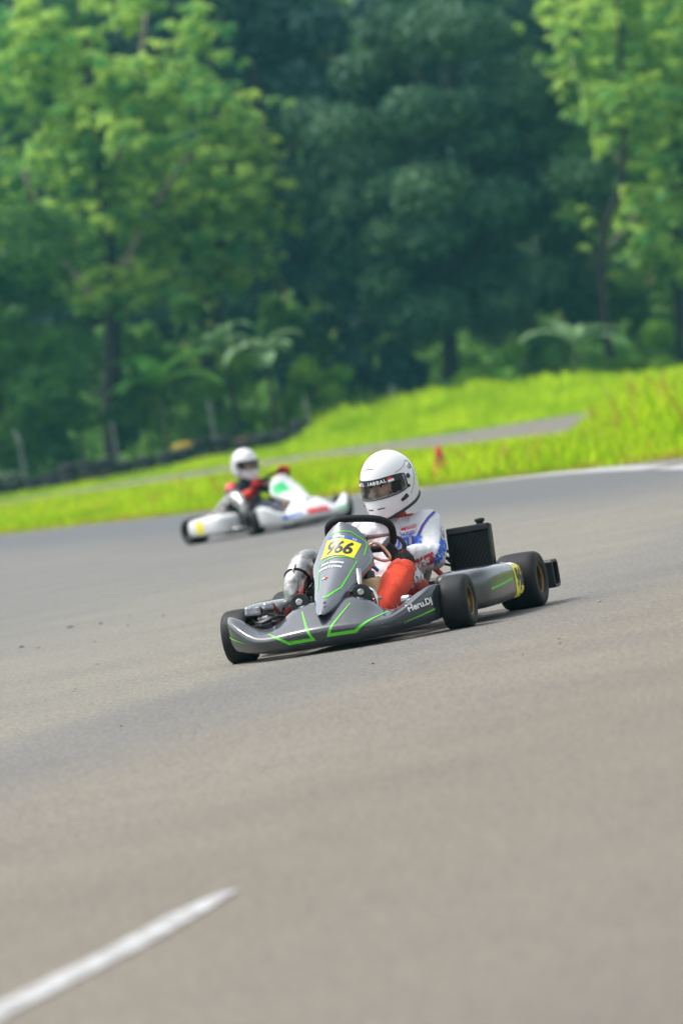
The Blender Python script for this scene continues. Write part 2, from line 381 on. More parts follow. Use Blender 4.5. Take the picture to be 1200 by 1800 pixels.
# |y|: crest x, z | crease x, z | front x, z | lip x, z
FAIR = [
    [0.00, 1.235, 0.244, 1.452, 0.126, 1.478, 0.085, 1.452, 0.033],
    [0.06, 1.230, 0.246, 1.450, 0.125, 1.476, 0.085, 1.450, 0.033],
    [0.12, 1.225, 0.244, 1.446, 0.122, 1.472, 0.084, 1.446, 0.034],
    [0.18, 1.225, 0.225, 1.438, 0.118, 1.464, 0.083, 1.438, 0.035],
    [0.235, 1.245, 0.182, 1.425, 0.114, 1.450, 0.082, 1.424, 0.037],
    [0.285, 1.265, 0.155, 1.408, 0.113, 1.432, 0.082, 1.406, 0.040],
    [0.33, 1.262, 0.155, 1.385, 0.120, 1.408, 0.084, 1.384, 0.044],
    [0.38, 1.245, 0.181, 1.348, 0.143, 1.375, 0.090, 1.350, 0.050],
    [0.43, 1.220, 0.213, 1.305, 0.176, 1.334, 0.098, 1.310, 0.057],
    [0.475, 1.195, 0.232, 1.258, 0.205, 1.285, 0.106, 1.265, 0.064],
    [0.505, 1.168, 0.234, 1.205, 0.214, 1.232, 0.112, 1.215, 0.072],
    [0.520, 1.125, 0.228, 1.135, 0.210, 1.150, 0.112, 1.140, 0.080],
]

def fairing(name, mat, parent):
    A = [0, .03, .06, .09, .12, .15, .18, .21, .235, .26, .285, .31, .33, .355, .38, .405, .43, .455, .475, .49, .505, .514, .52]
    Y = sorted(set([-a for a in A] + A)); rows = []
    for y in Y:
        xt, zt, xc, zc, xf, zf, xl, zl = interp(FAIR, abs(y))
        yy = y * (1.06 if y < 0 else 1.0) + YC
        pts = [(xt - .035, yy, zt - .035), (xt - .02, yy, zt - .008), (xt, yy, zt), (xt * .75 + xc * .25, yy, (zt * .75 + zc * .25) + .004), (xt * .4 + xc * .6, yy, zt * .4 + zc * .6 + .004),
               (xc - .012, yy, zc + .008), (xc, yy, zc), (xc + .006, yy, zc - .012), (xc + .008, yy, (zc + zf) / 2), (xc + .003, yy, zf), (xc - .014, yy, (zf + zl) / 2), (xc - .036, yy, zl), (xc - .06, yy, zl - .004), (xc - .15, yy, zl)]
        rows.append(pts)
    b = MB().grid(rows)
    return b.build(name, mat, parent, True, sub=1, solid=0.004)

# nose panel: centre x, z, half width
PAN = [(1.420, .186, .010), (1.385, .208, .034), (1.32, .248, .060), (1.25, .290, .078), (1.17, .338, .096), (1.08, .392, .120), (1.02, .428, .146), (.975, .458, .154), (.935, .492, .142), (.905, .527, .122), (.882, .556, .102), (.868, .574, .082), (.860, .585, .058), (.857, .590, .028)]
PN = Vector((.60, 0, .80))
def nose_panel(mat, parent):
    rows = []
    for x, z, hw in PAN:
        c = Vector((x, YC, z)); row = []
        for f in (-1.0, -1.0, -.93, -.75, -.5, -.25, 0, .25, .5, .75, .93, 1.0, 1.0):
            k = len(row); edge = k in (0, 12)
            d = hw * (.46 * f * f + .04 * abs(f)) + (.035 * min(1, hw / .08) if edge else 0)
            row.append(c + Vector((0, hw * f, 0)) - PN * d)
        rows.append(row)
    return MB().grid(rows).build('nose_panel', mat, parent, True, sub=1, solid=0.0035)

RIMM = [GOLD]; BARREL = M('shaded_bronze', (.085, .055, .028), .6, .6, var=.4, vscale=30)  # barrel colour carries the shade inside the dished rim
def wheel(parent, c, R0, wd, st, side):
    """tyre, rim and hub; side = +1 when the outer face looks to +y"""
    ax = Vector((-math.sin(st), math.cos(st), 0)) * side
    c = Vector(c); h = wd / 2
    w = empty('wheel'); w.parent = parent
    prof = [(.066, -h * .80), (.074, -h * .93), (.082, -h * .985), (R0 * .80, -h * 1.0), (R0 * .90, -h * .95), (R0 * .965, -h * .82), (R0 * .99, -h * .62), (R0, -h * .3), (R0 * 1.002, 0)]
    prof = prof + [(r, -y) for r, y in prof[::-1][1:]]
    t = MB().rev(prof, c, ax, 48); ty = t.build('tyre', RUB, w, True)
    pr = [(.062, -h * .84), (.071, -h * .86), (.0735, -h * .80), (.066, -h * .70), (.060, -h * .5), (.057, 0), (.057, h * .25), (.060, h * .55), (.066, h * .74), (.0735, h * .82), (.0725, h * .88), (.069, h * .88), (.064, h * .76), (.060, h * .45), (.058, h * .0), (.056, -h * .25), (.044, -h * .36), (.020, -h * .36), (.018, -h * .2), (.0, -h * .2)]
    ri = MB().rev(pr[:12] + [(.0655, h * .80)], c, ax, 40).build('rim', RIMM[0], w, True)
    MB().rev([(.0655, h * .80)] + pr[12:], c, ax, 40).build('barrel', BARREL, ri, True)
    hb = MB().rev([(.024, -h * .6), (.024, -h * .1), (.017, -h * .08), (.017, h * .12), (.0, h * .12)], c, ax, 16)
    a = ax.orthogonal().normalized(); b = ax.cross(a)
    for k in range(3):
        q = c + (a * math.cos(k * 2.094) + b * math.sin(k * 2.094)) * .034
        hb.rev([(.007, -h * .38), (.007, -h * .2), (.0, -h * .2)], q, ax, 6)
    hb.build('hub', BLKM, w)
    return w

def ring_pts(C, n, r, flat=.86, rot=0.0, N=40):
    n = Vector(n).normalized(); u = Vector((0, 1, 0)); v = n.cross(u).normalized()
    if v.z < 0: v = -v
    P = []
    for k in range(N):
        t = 2 * math.pi * k / N
        x, y = math.cos(t), math.sin(t)
        m = max(abs(x) ** 3.2 + abs(y) ** 3.2, 1e-6) ** (1 / 3.2)
        x, y = x / m, y / m
        y = y * .86 if y > 0 else y * .80
        cr, sr = math.cos(rot), math.sin(rot)
        P.append(Vector(C) + (u * (x * cr - y * sr) + v * (x * sr + y * cr)) * r)
    return P

SWC = Vector((.69, .020, .510)); SWN = Vector((-.62, 0, .78))

def build_kart(name, loc, rz, S):
    K = empty(name, loc, rz); RIMM[0] = S.get('rim', GOLD)
    st = S['steer']
    # frame
    b = MB()
    for s in (-1, 1):
        b.tube([(1.36, s * .13, .062), (1.25, s * .22, .062), (1.05, s * .30, .062), (.8, s * .335, .062), (.4, s * .335, .062), (.12, s * .29, .062), (-.06, s * .27, .066)], .015, 10, smooth=4)
        b.tube([(1.05, s * .30, .064), (1.05, s * .42, .09), (1.05, s * .455, .125)], .013, 8)
        b.tube([(.75, s * .33, .062), (.75, s * .52, .10), (.32, s * .52, .10), (.32, s * .33, .062)], .011, 8)
    b.tube([(1.36, -.13, .062), (1.36, .13, .062)], .015, 10); b.tube([(.82, -.33, .06), (.82, .33, .06)], .014, 10)
    b.tube([(.3, -.33, .06), (.42, 0, .058), (.3, .33, .06)], .014, 10, smooth=5); b.tube([(-.06, -.3, .066), (-.06, .3, .066)], .014, 10)
    b.build('frame', S['frame'], K, True)
    MB().box((1.05, 0, .043), (.66, .42, .004)).build('floor_tray', BLKM, K)
    MB().rev([(.025, -.60), (.025, .60)], (0, 0, .14), (0, 1, 0), 16, True).build('rear_axle', STEEL, K, True)
    MB().rev([(.02, -.006), (.092, -.006), (.092, .006), (.02, .006)], (0, -.12, .14), (0, 1, 0), 30).build('brake_disc', STEEL, K)
    MB().rev([(.02, -.004), (.085, -.004), (.085, .004), (.02, .004)], (0, -.27, .14), (0, 1, 0), 30).build('sprocket', BLKM, K)
    # wheels
    for s in (-1, 1):
        wheel(K, (1.05, s * .55, .13), .13, .135, st, s)
        wheel(K, (0, s * .585, .14), .14, .205, 0, s)
        sp = MB(); sp.rev([(.012, -.1), (.012, .02)], (1.05, s * .50, .13), (0, s, 0), 10, True); sp.box((1.05, s * .455, .13), (.03, .022, .09))
        sp.tube([(1.05, s * .455, .10), (.94, s * .44, .09), (.90, s * .08, .10)], .007, 8); sp.build('stub_axle', STEEL, K, False, bevel=.003)
        MB().rev([(.03, -.004), (.075, -.004), (.075, .004), (.03, .004)], (1.05, s * .43, .13), (0, 1, 0), 28).build('front_brake_disc', STEEL, K)
    # front right calliper, hoses (polished block seen over the fairing)
    for s in (-1, 1):
        y0 = s * .385; dz = 0 if s < 0 else -.07
        c = MB(); rot = Matrix.Rotation(R(-18), 3, 'Y') @ Matrix.Rotation(R(-s * 8), 3, 'Z')
        c.box((1.12, y0 - s * .035, .232 + dz), (.17, .055, .04), rot); c.box((1.11, y0 + s * .05, .222 + dz), (.15, .085, .05), rot); c.box((1.15, y0 - s * .02, .195 + dz), (.05, .10, .03), rot)
        c.rev([(.018, -.06), (.018, .05)], (1.17, y0 - s * .02, .18 + dz), (0, 1, 0), 14, True)
        co = c.build('brake_calliper', DULL, K, False, bevel=.012)
        h = MB(); h.tube([(1.14, y0 + s * .06, .20 + dz), (1.20, y0 - s * .0, .18 + dz), (1.18, y0 - s * .08, .20 + dz), (1.05, y0 - s * .14, .16)], .008, 8, smooth=5)
        h.tube([(1.19, y0 + s * .05, .165 + dz), (1.205, y0 - s * .05, .17 + dz)], .012, 10); h.build('brake_hose', BLK, co, True)
        MB().box((1.19, y0 + s * .0, .15 + dz), (.05, .11, .05)).build('brake_pad_carrier', BLKM, co, bevel=.006)
    # bodywork
    fo = fairing('front_fairing', S['body'], K)
    po = nose_panel(S['panel'], K)
    MB().rev([(.0, .004), (.008, .003), (.009, 0)], (1.36, YC + .012, .2355), PN, 12).build('panel_bolt', BLKM, po)
    # fairing mount tabs
    for y in (-.185, .125):
        t = MB(); n = 9; V = []
        arc = [(.047 * math.cos(math.pi * k / n), .047 * math.sin(math.pi * k / n)) for k in range(n + 1)]
        out = [(.052, -.09)] + [(a, c) for a, c in arc] + [(-.052, -.09)]
        f0 = [(1.185, y + a, .245 + c) for a, c in out]; f1 = [(1.17, y + a, .245 + c) for a, c in out]; m = len(out)
        t.add(f0 + f1, [tuple(range(m)), tuple(range(m, 2 * m))[::-1]] + [(i, (i + 1) % m, m + (i + 1) % m, m + i) for i in range(m)])
        to = t.build('fairing_mount', BLK, K, bevel=.004)
        bo = MB().rev([(.012, 0), (.017, 0), (.017, .006), (.013, .008), (.0, .008)], (1.186, y, .252), (1, 0, 0), 18).build('bolt', STEEL if y < 0 else ALU, to)
    # side pods
    for s in (-1, 1):
        rows = []
        #      x, y inner, y outer, z bottom, z top
        for x, yi, yo, zb, zt in [(.835, .46, .475, .12, .19), (.832, .42, .53, .085, .225), (.815, .38, .575, .07, .248), (.77, .36, .612, .064, .262), (.70, .35, .632, .062, .268), (.55, .345, .645, .062, .266), (.40, .34, .652, .063, .262), (.28, .34, .655, .065, .256), (.22, .345, .648, .07, .248), (.19, .37, .625, .085, .23), (.182, .42, .57, .11, .20)]:
            x = S.get('pod_x0', .19) + (x - .19) * S.get('pod_len', 1.0); yo += S.get('pod_out', 0); row = []; cy, cz, hy, hz = (yi + yo) / 2, (zb + zt) / 2, (yo - yi) / 2, (zt - zb) / 2
            for k in range(20):
                t = 2 * math.pi * (k + .5) / 20; cx_, sx_ = math.cos(t), math.sin(t)
                e = .42
                px = math.copysign(abs(cx_) ** e, cx_) * hy; pz = math.copysign(abs(sx_) ** e, sx_) * hz
                row.append((x, s * (cy + px + (.012 * math.cos(pz / max(hz, .01) * 1.4) if px > 0 else 0)), cz + pz))
            rows.append(row)
        pb = MB().grid(rows, closed=True); n = len(rows[0]); L = len(rows)
        pb.F += [tuple(range(n)), tuple(range((L - 1) * n, L * n))[::-1]]
        pod = pb.build('side_pod', S['pod'], K, True, sub=1)
        if S.get('pod_print'): S['pod_print'](pod, s)
    # rear bumper: hollow-ended plastic beam
    rb = MB()
    sec = [(-.185, .085), (-.185, .205), (-.20, .215), (-.275, .215), (-.295, .20), (-.295, .09), (-.28, .075), (-.20, .075)]
    rows = [[(x, y, z) for x, z in sec] for y in [q * S.get('bumper', 1.0) for q in (-.70, -.66, -.3, 0, .3, .66, .70)]]
    rb.grid(rows, closed=True)
    inner = [(-.24 + (x + .24) * .78, .145 + (z - .145) * .78) for x, z in sec]
    for ye, yn in ((.70 * S.get('bumper', 1.0), .64 * S.get('bumper', 1.0)), (-.70 * S.get('bumper', 1.0), -.64 * S.get('bumper', 1.0))):
        rb.grid([[(x, ye, z) for x, z in sec], [(x, ye, z) for x, z in inner], [(x, yn, z) for x, z in inner]], closed=True)
        rb.F.append(tuple(range(len(rb.V) - 8, len(rb.V))))
    rb.build('rear_bumper', BLK, K, bevel=.006)
    for s in (-1, 1): MB().tube([(-.05, s * .27, .07), (-.19, s * .27, .12)], .012, 8).build('bumper_stay', S['frame'], K, True)
    # seat
    rows = []
    for x, z, hw, dp in [(.58, .12, .15, .03), (.52, .085, .165, .07), (.40, .065, .175, .10), (.28, .065, .18, .14), (.17, .095, .185, .18), (.09, .17, .19, .17), (.04, .27, .19, .13), (.005, .37, .185, .08), (-.01, .43, .165, .03)]:
        row = []
        for k in range(11):
            f = -1 + k / 5; e = abs(f) ** 3
            row.append((x + e * dp * (.9 if x < .2 else .1), f * hw * (1 if abs(f) < .9 else 1.02), z + e * dp * (.95 if x >= .1 else .25)))
        rows.append(row)
    MB().grid(rows).build('seat', SEATM, K, True, sub=1, solid=.006)
    for s in (-1, 1):
        ss = MB(); ss.tube([(.02, s * .19, .36), (.0, s * .30, .22), (-.04, s * .30, .15)], .009, 8); ss.tube([(.06, s * .2, .33), (.14, s * .33, .29)], .009, 8)
        ss.tube([(.06, s * .2, .38), (.15, s * .335, .31)], .008, 8)
        ss.build('seat_stay', BLKM, K, True)
    # steering
    so = MB().tube(ring_pts(SWC, SWN, .156, rot=S['swrot']), .0180, 12, closed=True).build('steering_wheel', SUEDE, K, True)
    sp = MB()
    n = SWN.normalized(); u = Vector((0, 1, 0)); v = n.cross(u)
    if v.z < 0: v = -v
    for a in (0, math.pi, -math.pi / 2):
        a += S['swrot']; sp.tube([SWC - n * .02, SWC + (u * math.cos(a) + v * math.sin(a)) * .14], [.016, .008], 8)
    sp.rev([(.035, -.03), (.035, -.015), (.0, -.015)], SWC, n, 20); sp.build('spoke', ALU, so)
    MB().tube([SWC - n * .03, (1.12, 0, .09)], .010, 10).build('steering_column', STEEL, K, True)
    lv = [(.80, -.03, .385), (.80, .035, .40), (.79, .075, .445), (.78, .105, .462), (.775, .140, .440), (.775, .168, .395), (.775, .166, .372), (.785, .135, .372), (.80, .085, .400), (.81, .035, .41), (.82, -.01, .43)]
    MB().tube(lv, .0075, 10, smooth=4).build('clutch_lever', COPPER, K, True)
    MB().box((.90, .075, .345), (.05, .06, .012), Matrix.Rotation(R(-30), 3, 'X')).build('panel_bracket', ALU, K, bevel=.002)
    # chrome supports and pedal hoop
    MB().tube([(1.15, .095, .09), (1.07, .095, .36)], .0125, 12).build('panel_support', STEEL, K, True)
    MB().tube([(1.12, .02, .245), (1.14, .13, .262), (1.15, .165, .255), (1.16, .185, .225), (1.16, .19, .12)], .0095, 10, smooth=5).build('pedal_hoop', STEEL, K, True)
    for s in (-1, 1):
        MB().tube([(1.16, s * .10, .07), (1.12, s * .13, .20), (1.12, s * .20, .21)], .008, 8).build('pedal', ALU, K, True)
    # fuel tank
    tk = MB().box((.93, .045, .205), (.14, .21, .20)).build('fuel_tank', TANK, K, True, bevel=.02)
    MB().rev([(.034, 0), (.034, .028), (.03, .032), (.0, .032)], (.95, .10, .304), (0, 0, 1), 20).build('cap', BLK, tk, True)
    MB().tube([(.97, .085, .30), (.985, .085, .335), (.95, .10, .36), (.90, .10, .35)], .005, 8, smooth=5).build('breather_hose', WHITEP, tk, True)
    # wiring and small parts under the wheel
    for pts, m in (([(.86, .04, .33), (.88, .06, .37), (.87, .10, .36), (.84, .12, .33)], BLUEP), ([(.85, .0, .31), (.9, .02, .335), (.88, .06, .35)], REDHOSE), ([(.84, .05, .30), (.86, .085, .345), (.85, .11, .37)], COPPER)):
        MB().tube(pts, .009, 8, smooth=4).build('cable', m, K, True)
    # engine on the driver's right
    en = MB().box((.36, -.36, .17), (.22, .17, .16)).box((.40, -.36, .07), (.26, .15, .05))
    eo = en.build('engine', ALU, K, bevel=.015)
    fn = MB()
    for k in range(6): fn.box((.40, -.35, .265 + k * .016), (.13 - .004 * k, .14 - .004 * k, .006))
    fn.rev([(.045, .0), (.045, .11)], (.40, -.35, .255), (0, 0, 1), 20, True); fn.build('cylinder', BLKM, eo)
    MB().rev([(.014, 0), (.014, .05), (.0, .05)], (.40, -.35, .36), (0, 0, 1), 10).build('spark_plug_cap', BLK, eo)
    ab = MB().box((.36, -.30, .385), (.20, .11, .10)).rev([(.022, 0), (.026, .09)], (.46, -.29, .40), (1, 0, .15), 14, True).rev([(.018, 0), (.021, .08)], (.45, -.335, .43), (1, 0, .2), 14, True)
    ab.build('air_box', BLK, K, bevel=.02)
    # exhaust: expansion chamber curling in front of the engine, then the can
    ex = MB().tube([(.44, -.33, .16), (.56, -.345, .16), (.635, -.37, .20), (.655, -.375, .265), (.625, -.37, .325), (.585, -.365, .35)], [.024, .03, .040, .051, .058, .060], 24, smooth=5)
    exo = ex.build('exhaust', ALU, K, True)
    MB().tube([(.592, -.365, .345), (.565, -.36, .365), (.50, -.345, .40), (.40, -.34, .40), (.28, -.37, .34), (.10, -.39, .25), (-.10, -.40, .22)], [.061, .067, .073, .070, .06, .045, .03], 24, smooth=5).build('silencer', ALU, exo, True)
    cl = MB().tube(circle((.592, -.365, .345), (.040, -.005, -.027), .0625), .0065, 8, closed=True)
    cl.box((.60, -.425, .32), (.02, .015, .03)); cl.build('clamp', BLKM, exo, True)
    sp_ = MB()
    for q in range(3):
        a_ = .6 + q * 2.1; c_ = Vector((.592, -.365, .345)); n_ = Vector((.040, -.005, -.027)).normalized(); o1 = n_.orthogonal().normalized(); o2 = n_.cross(o1); dr_ = (o1 * math.cos(a_) + o2 * math.sin(a_)) * .068
        sp_ = MB().tube([c_ + dr_ - n_ * .028, c_ + dr_ * 1.08, c_ + dr_ + n_ * .028], .0045, 6); sp_.build('exhaust_spring', STEEL, exo, True)
    MB().tube([(.52, -.24, .30), (.58, -.25, .34), (.60, -.26, .28), (.50, -.27, .22)], .016, 8, smooth=4).build('dark_filler_hose', BLK, K, True)  # black hose added to fill the dark interior beside the exhaust
    MB().box((.56, -.27, .24), (.10, .07, .12)).build('dark_filler_box', BLK, K, bevel=.012)  # black block, also added to darken that interior
    # radiator on the driver's left
    rot = Matrix.Rotation(R(-8), 3, 'Y')
    rc = Vector((.17, .405, .315)); T = lambda p: rc + rot @ Vector(p)
    cr = MB()
    for k in range(30): cr.box(T((.0, -.098 + k * .196 / 29, -.012)), (.036, .0026, .235), rot)
    cr.box(T((-.004, 0, -.012)), (.022, .2, .235), rot)
    ro = cr.build('radiator', CORE, K)
    MB().box(T((0, 0, .122)), (.055, .222, .036), rot).build('top_tank', BLKM, ro, bevel=.007)
    MB().box(T((0, 0, -.142)), (.055, .222, .03), rot).build('bottom_tank', BLKM, ro, bevel=.007)
    for s in (-1, 1): MB().box(T((0, s * .106, -.012)), (.05, .010, .24), rot).build('side_plate', BLKM, ro, bevel=.002)
    cp = MB().rev([(.018, 0), (.018, .014), (.025, .016), (.026, .026), (.022, .030), (.0, .030)], T((0, .06, .138)), rot @ Vector((0, 0, 1)), 16); cp.build('cap', BLK, ro, True)
    MB().tube([(.28, .21, .30), (.30, .25, .27), (.28, .285, .22), (.22, .30, .19), (.17, .33, .19)], .013, 10, smooth=5).build('coolant_hose', REDHOSE, K, True)
    MB().tube([(.12, .21, .30), (.15, .30, .27), (.17, .31, .36)], .008, 8).build('radiator_stay', BLKM, K, True)
    return K, fo, po

def circle(C, n, r, N=28):
    n = Vector(n).normalized(); a = n.orthogonal().normalized(); b = n.cross(a)
    return [Vector(C) + (a * math.cos(2 * math.pi * k / N) + b * math.sin(2 * math.pi * k / N)) * r for k in range(N)]

# ---- first kart: grey bodywork with green stripes, numbers and names
def pod_print_grey(pod, s):
    t = bvh(pod); U = Vector((-1, 0, 0)) * s; W = (0, 0, 1); o = lambda x, z: (x, s * .65, z)
    decal('green_stripe', stroke2d([(-.17, -.012), (.12, .010)], .011), t, o(.56, .165), U, W, GREEN, pod) if s > 0 else decal('green_stripe', stroke2d([(-.12, .010), (.17, -.012)], .011), t, o(.56, .165), U, W, GREEN, pod)
    y = decal('number_sticker', rect2d(-.085, .085, -.085, .072), t, o(.305, .165), U, W, YEL, pod, cell=.015)
    decal('sticker_band', rect2d(-.085, .085, .074, .092), t, o(.305, .165), U, W, WHITEP, pod, cell=.015)
    decal('number', text2d('966', .045), t, o(.305, .175), U, W, INK, pod, off=.003, sx=.07, sy=.10)
    sm = [(random.uniform(-.07, .07), random.uniform(-.08, .03)) for _ in range(9)]
    for k, (a, c) in enumerate(sm[:6]):
        V, F = ell2d(random.uniform(.006, .016), random.uniform(.005, .012), 7); V = V * np.random.RandomState(k).uniform(.5, 1.4, V.shape) + np.array((a, c))
        decal('scuff', (V, F), t, o(.305, .165), U, W, INK if k % 2 else WHITEP, pod, off=.0035)

KROT = -math.pi / 2 - 0.29735
def kart_loc(rz, x, y):
    """root location so that kart-frame point (0.6, 0) stands at world (x, y)"""
    return (x - .6 * math.cos(rz), y - .6 * math.sin(rz), 0)
S1 = dict(steer=R(3), frame=REDF, body=GREY_BODY, panel=GREY_PANEL, pod=DARK_BODY, swrot=R(-14), pod_print=pod_print_grey)
K1, FO1, PO1 = build_kart('racing_kart', kart_loc(KROT, 0, 0), KROT, S1)
tag(K1, 'grey racing kart with green stripes and yellow number 966 in the foreground', 'kart', 'racing karts')

ft = bvh(FO1); FX = Vector((0, 1, 0)); FW = Vector((-.22, 0, .975))
fo_ = (1.44, YC, .13)
def fd(P, wd, name='green_stripe'): decal(name, stroke2d(P, wd), ft, fo_, FX, FW, GREEN, FO1, off=.002, cell=.015)
fd([(.115, .112), (.035, -.046), (.165, -.045), (.300, .044)], [.005, .014, .014, .005])
fd([(-.125, .108), (-.045, -.052), (-.17, -.052), (-.285, .014)], [.005, .014, .014, .005])
# outer ends
def fend(s, P, wd): decal('green_stripe', stroke2d(P, wd), ft, (1.29, YC + s * .46, .14), Vector((-.62 * s, .78, 0)), Vector((0, 0, 1)), GREEN, FO1, off=.002, cell=.015)
fend(1, [(-.10, -.055), (.075, -.02)], [.003, .008])
fend(-1, [(-.085, .0), (.06, -.035)], [.008, .003])
decal('lettering', text2d('Heru.Dj', .032), ft, (1.29, YC + .455, .150), Vector((-.62, .78, .16)), Vector((0, 0, 1)), WHITEP, FO1, off=.002, cell=.015, sx=.042)
for k_ in range(26):                        # grey rubber scuffs and stone chips on the leading faces
    rr_ = random.Random(500 + k_); L_ = rr_.uniform(.006, .035); a_ = rr_.uniform(-.35, .35); y_ = rr_.uniform(-.36, .40); z_ = rr_.uniform(.055, .125)
    decal('scuff', stroke2d([(-L_ / 2, -a_ * L_ / 2), (L_ / 2, a_ * L_ / 2)], [rr_.uniform(.0008, .003), rr_.uniform(.0005, .002)]), ft, (1.46, YC + y_, z_), FX, Vector((0, 0, 1)), SCUFF if k_ % 3 else INK, FO1, off=.0026, reach=.4)

pt = bvh(PO1); PU = Vector((0, 1, 0)); PW = Vector((-.80, 0, .60)); PC = Vector((1.0, YC, .44))
PA = R(-11)
def pd(name, sh, u, v, m, off=.002, **k):
    if name == 'green_stripe': return decal(name, sh, pt, PC + PU * u + PW.normalized() * v, PU, PW, m, PO1, off=off, cell=.015, **k)
    W = PW.normalized(); U2 = PU * math.cos(PA) + W * math.sin(PA); W2 = W * math.cos(PA) - PU * math.sin(PA)      # stickers sit a little askew
    o = PC + PU * .004 + W * .05
    return decal(name, sh, pt, o + U2 * u + W2 * (v - .05), U2, W2, m, PO1, off=off, cell=.015, **k)
pd('number_plate', rect2d(-.087, .087, -.056, .056), 0, .055, YEL)
pd('sticker_band', rect2d(-.080, .030, .058, .074), 0, .055, BLUEP); pd('sticker_band', rect2d(.032, .080, .058, .074), 0, .055, BLUEP)
pd('sticker_text', text2d('SHIFTER', .025), -.022, .121, WHITEP, .003, sx=.013)
pd('sticker_text', text2d('KZ', .01), .055, .121, WHITEP, .003, sx=.010)
pd('number', text2d('966', .034), 0, .055, INK, .003, sx=.072, sy=.090)
pd('green_stripe', stroke2d([(-.096, -.018), (.0, -.016), (.096, -.018)], .005), 0, 0, GREEN)
pd('green_stripe', stroke2d([(-.05, .152), (.05, .152), (.112, .120), (.122, .10), (.118, .02)], .005), 0, 0, GREEN)
pd('green_stripe', stroke2d([(.096, -.03), (.058, -.26), (.012, -.345), (-.01, -.35)], [.004, .007, .012, .012]), 0, 0, GREEN)
pd('green_stripe', stroke2d([(-.096, -.03), (-.058, -.26)], .004), 0, 0, GREEN)
pd('lettering', text2d('Kart Avenue', .025), .0, -.055, WHITEP, .0025, sx=.018)
pd('lettering', text2d('EKART.COM', .025), .0, -.092, WHITEP, .0025, sx=.017)
pd('emblem', rect2d(-.012, -.003, -.006, .006), -.0, -.18, GREENP, .0025); pd('emblem', rect2d(-.003, .006, -.006, .006), 0, -.18, WHITEP, .0025); pd('emblem', ell2d(.009, .009), .014, -.18, REDP, .003)
# ------------------------------------------------------------------ drivers
SKIN = M('skin', (0.58, 0.35, 0.25), 0.5, var=0.1, vscale=30, spec=0.4)
HELM = M('white_helmet', (0.76, 0.76, 0.755), 0.16, coat=0.6, spec=0.5)
GASK = M('black_rubber_trim', (0.012, 0.012, 0.012), 0.5)
LINER = M('dark_liner', (0.012, 0.012, 0.014), 0.85)
GLOVE = M('black_glove', (0.014, 0.014, 0.015), 0.6, bump=0.0008, bscale=180, spec=0.3)
REDGLOVE = M('red_glove', (0.50, 0.02, 0.015), 0.6, bump=0.0008, bscale=180, spec=0.3)
EYEW = M('eye_white', (0.7, 0.68, 0.65), 0.3); EYED = M('eye_dark', (0.02, 0.012, 0.008), 0.2); BROW = M('brow_hair', (0.012, 0.009, 0.008), 0.8)
def fabric(name, col, sheen=0.2):
    m = M(name, col, 0.72, var=0.06, vscale=8, bump=0.006, bscale=26, spec=0.25)
    m.node_tree.nodes['Principled BSDF'].inputs['Sheen Weight'].default_value = sheen
    return m
SUITW = fabric('white_suit', (0.64, 0.64, 0.66)); SUITR = fabric('red_orange_suit', (0.78, 0.060, 0.016)); COLLAR = fabric('red_collar', (0.55, 0.035, 0.015))
SUITD = fabric('dark_suit', (0.022, 0.025, 0.035)); SUITG = fabric('slate_trousers', (0.075, 0.095, 0.14))
SHOE = M('shoe_leather', (0.02, 0.02, 0.022), 0.5)
PURP = M('blue_piping', (0.045, 0.045, 0.32), 0.5)
SBLUE = M('blue_suit_print', (0.02, 0.13, 0.62), 0.55); SRED = M('red_suit_print', (0.55, 0.02, 0.035), 0.55)
VIS = bpy.data.materials.new('tinted_visor'); VIS.use_nodes = True
_t = VIS.node_tree; _b = _t.nodes['Principled BSDF']; _b.inputs['Base Color'].default_value = (.01, .01, .012, 1); _b.inputs['Roughness'].default_value = .03; _b.inputs['Specular IOR Level'].default_value = .5
_tr = _t.nodes.new('ShaderNodeBsdfTransparent'); _tr.inputs['Color'].default_value = (.86, .87, .88, 1)
_gl = _t.nodes.new('ShaderNodeBsdfGlossy'); _gl.inputs['Roughness'].default_value = .03
_fr = _t.nodes.new('ShaderNodeFresnel'); _fr.inputs['IOR'].default_value = 1.5
_mx = _t.nodes.new('ShaderNodeMixShader'); lk(_t, _fr.outputs[0], _mx.inputs[0]); lk(_t, _tr.outputs[0], _mx.inputs[1]); lk(_t, _gl.outputs[0], _mx.inputs[2]); lk(_t, _mx.outputs[0], _t.nodes['Material Output'].inputs['Surface'])

def blob_mesh(name, bones, voxel, smooth=6):
    """bones: (a, b, ra, rb, squash or None) -> one continuous remeshed surface (mesh data)"""
    bm = bmesh.new()
    for bn in bones:
        a, b, ra, rb = Vector(bn[0]), Vector(bn[1]), bn[2], bn[3]
        L = (b - a).length; n = max(2, int(L / (min(ra, rb) * .30)) + 1)
        sq = bn[4] if len(bn) > 4 else None
        for i in range(n):
            t = i / (n - 1); c = a.lerp(b, t); r = ra * (1 - t) + rb * t
            mt = Matrix.Translation(c) @ Matrix.Diagonal((*(sq or (1, 1, 1)), 1)) @ Matrix.Scale(r, 4)
            bmesh.ops.create_icosphere(bm, subdivisions=2, radius=1.0, matrix=mt)
    me = bpy.data.meshes.new(name); bm.to_mesh(me); bm.free()
    o = bpy.data.objects.new(name, me); COL.objects.link(o)
    r = o.modifiers.new('r', 'REMESH'); r.mode = 'VOXEL'; r.voxel_size = voxel
    s = o.modifiers.new('s', 'SMOOTH'); s.factor = .5; s.iterations = smooth
    bpy.context.view_layer.update()
    m2 = bpy.data.meshes.new_from_object(o.evaluated_get(bpy.context.evaluated_depsgraph_get()))
    bpy.data.objects.remove(o); bpy.data.meshes.remove(me)
    m2.name = name
    return m2

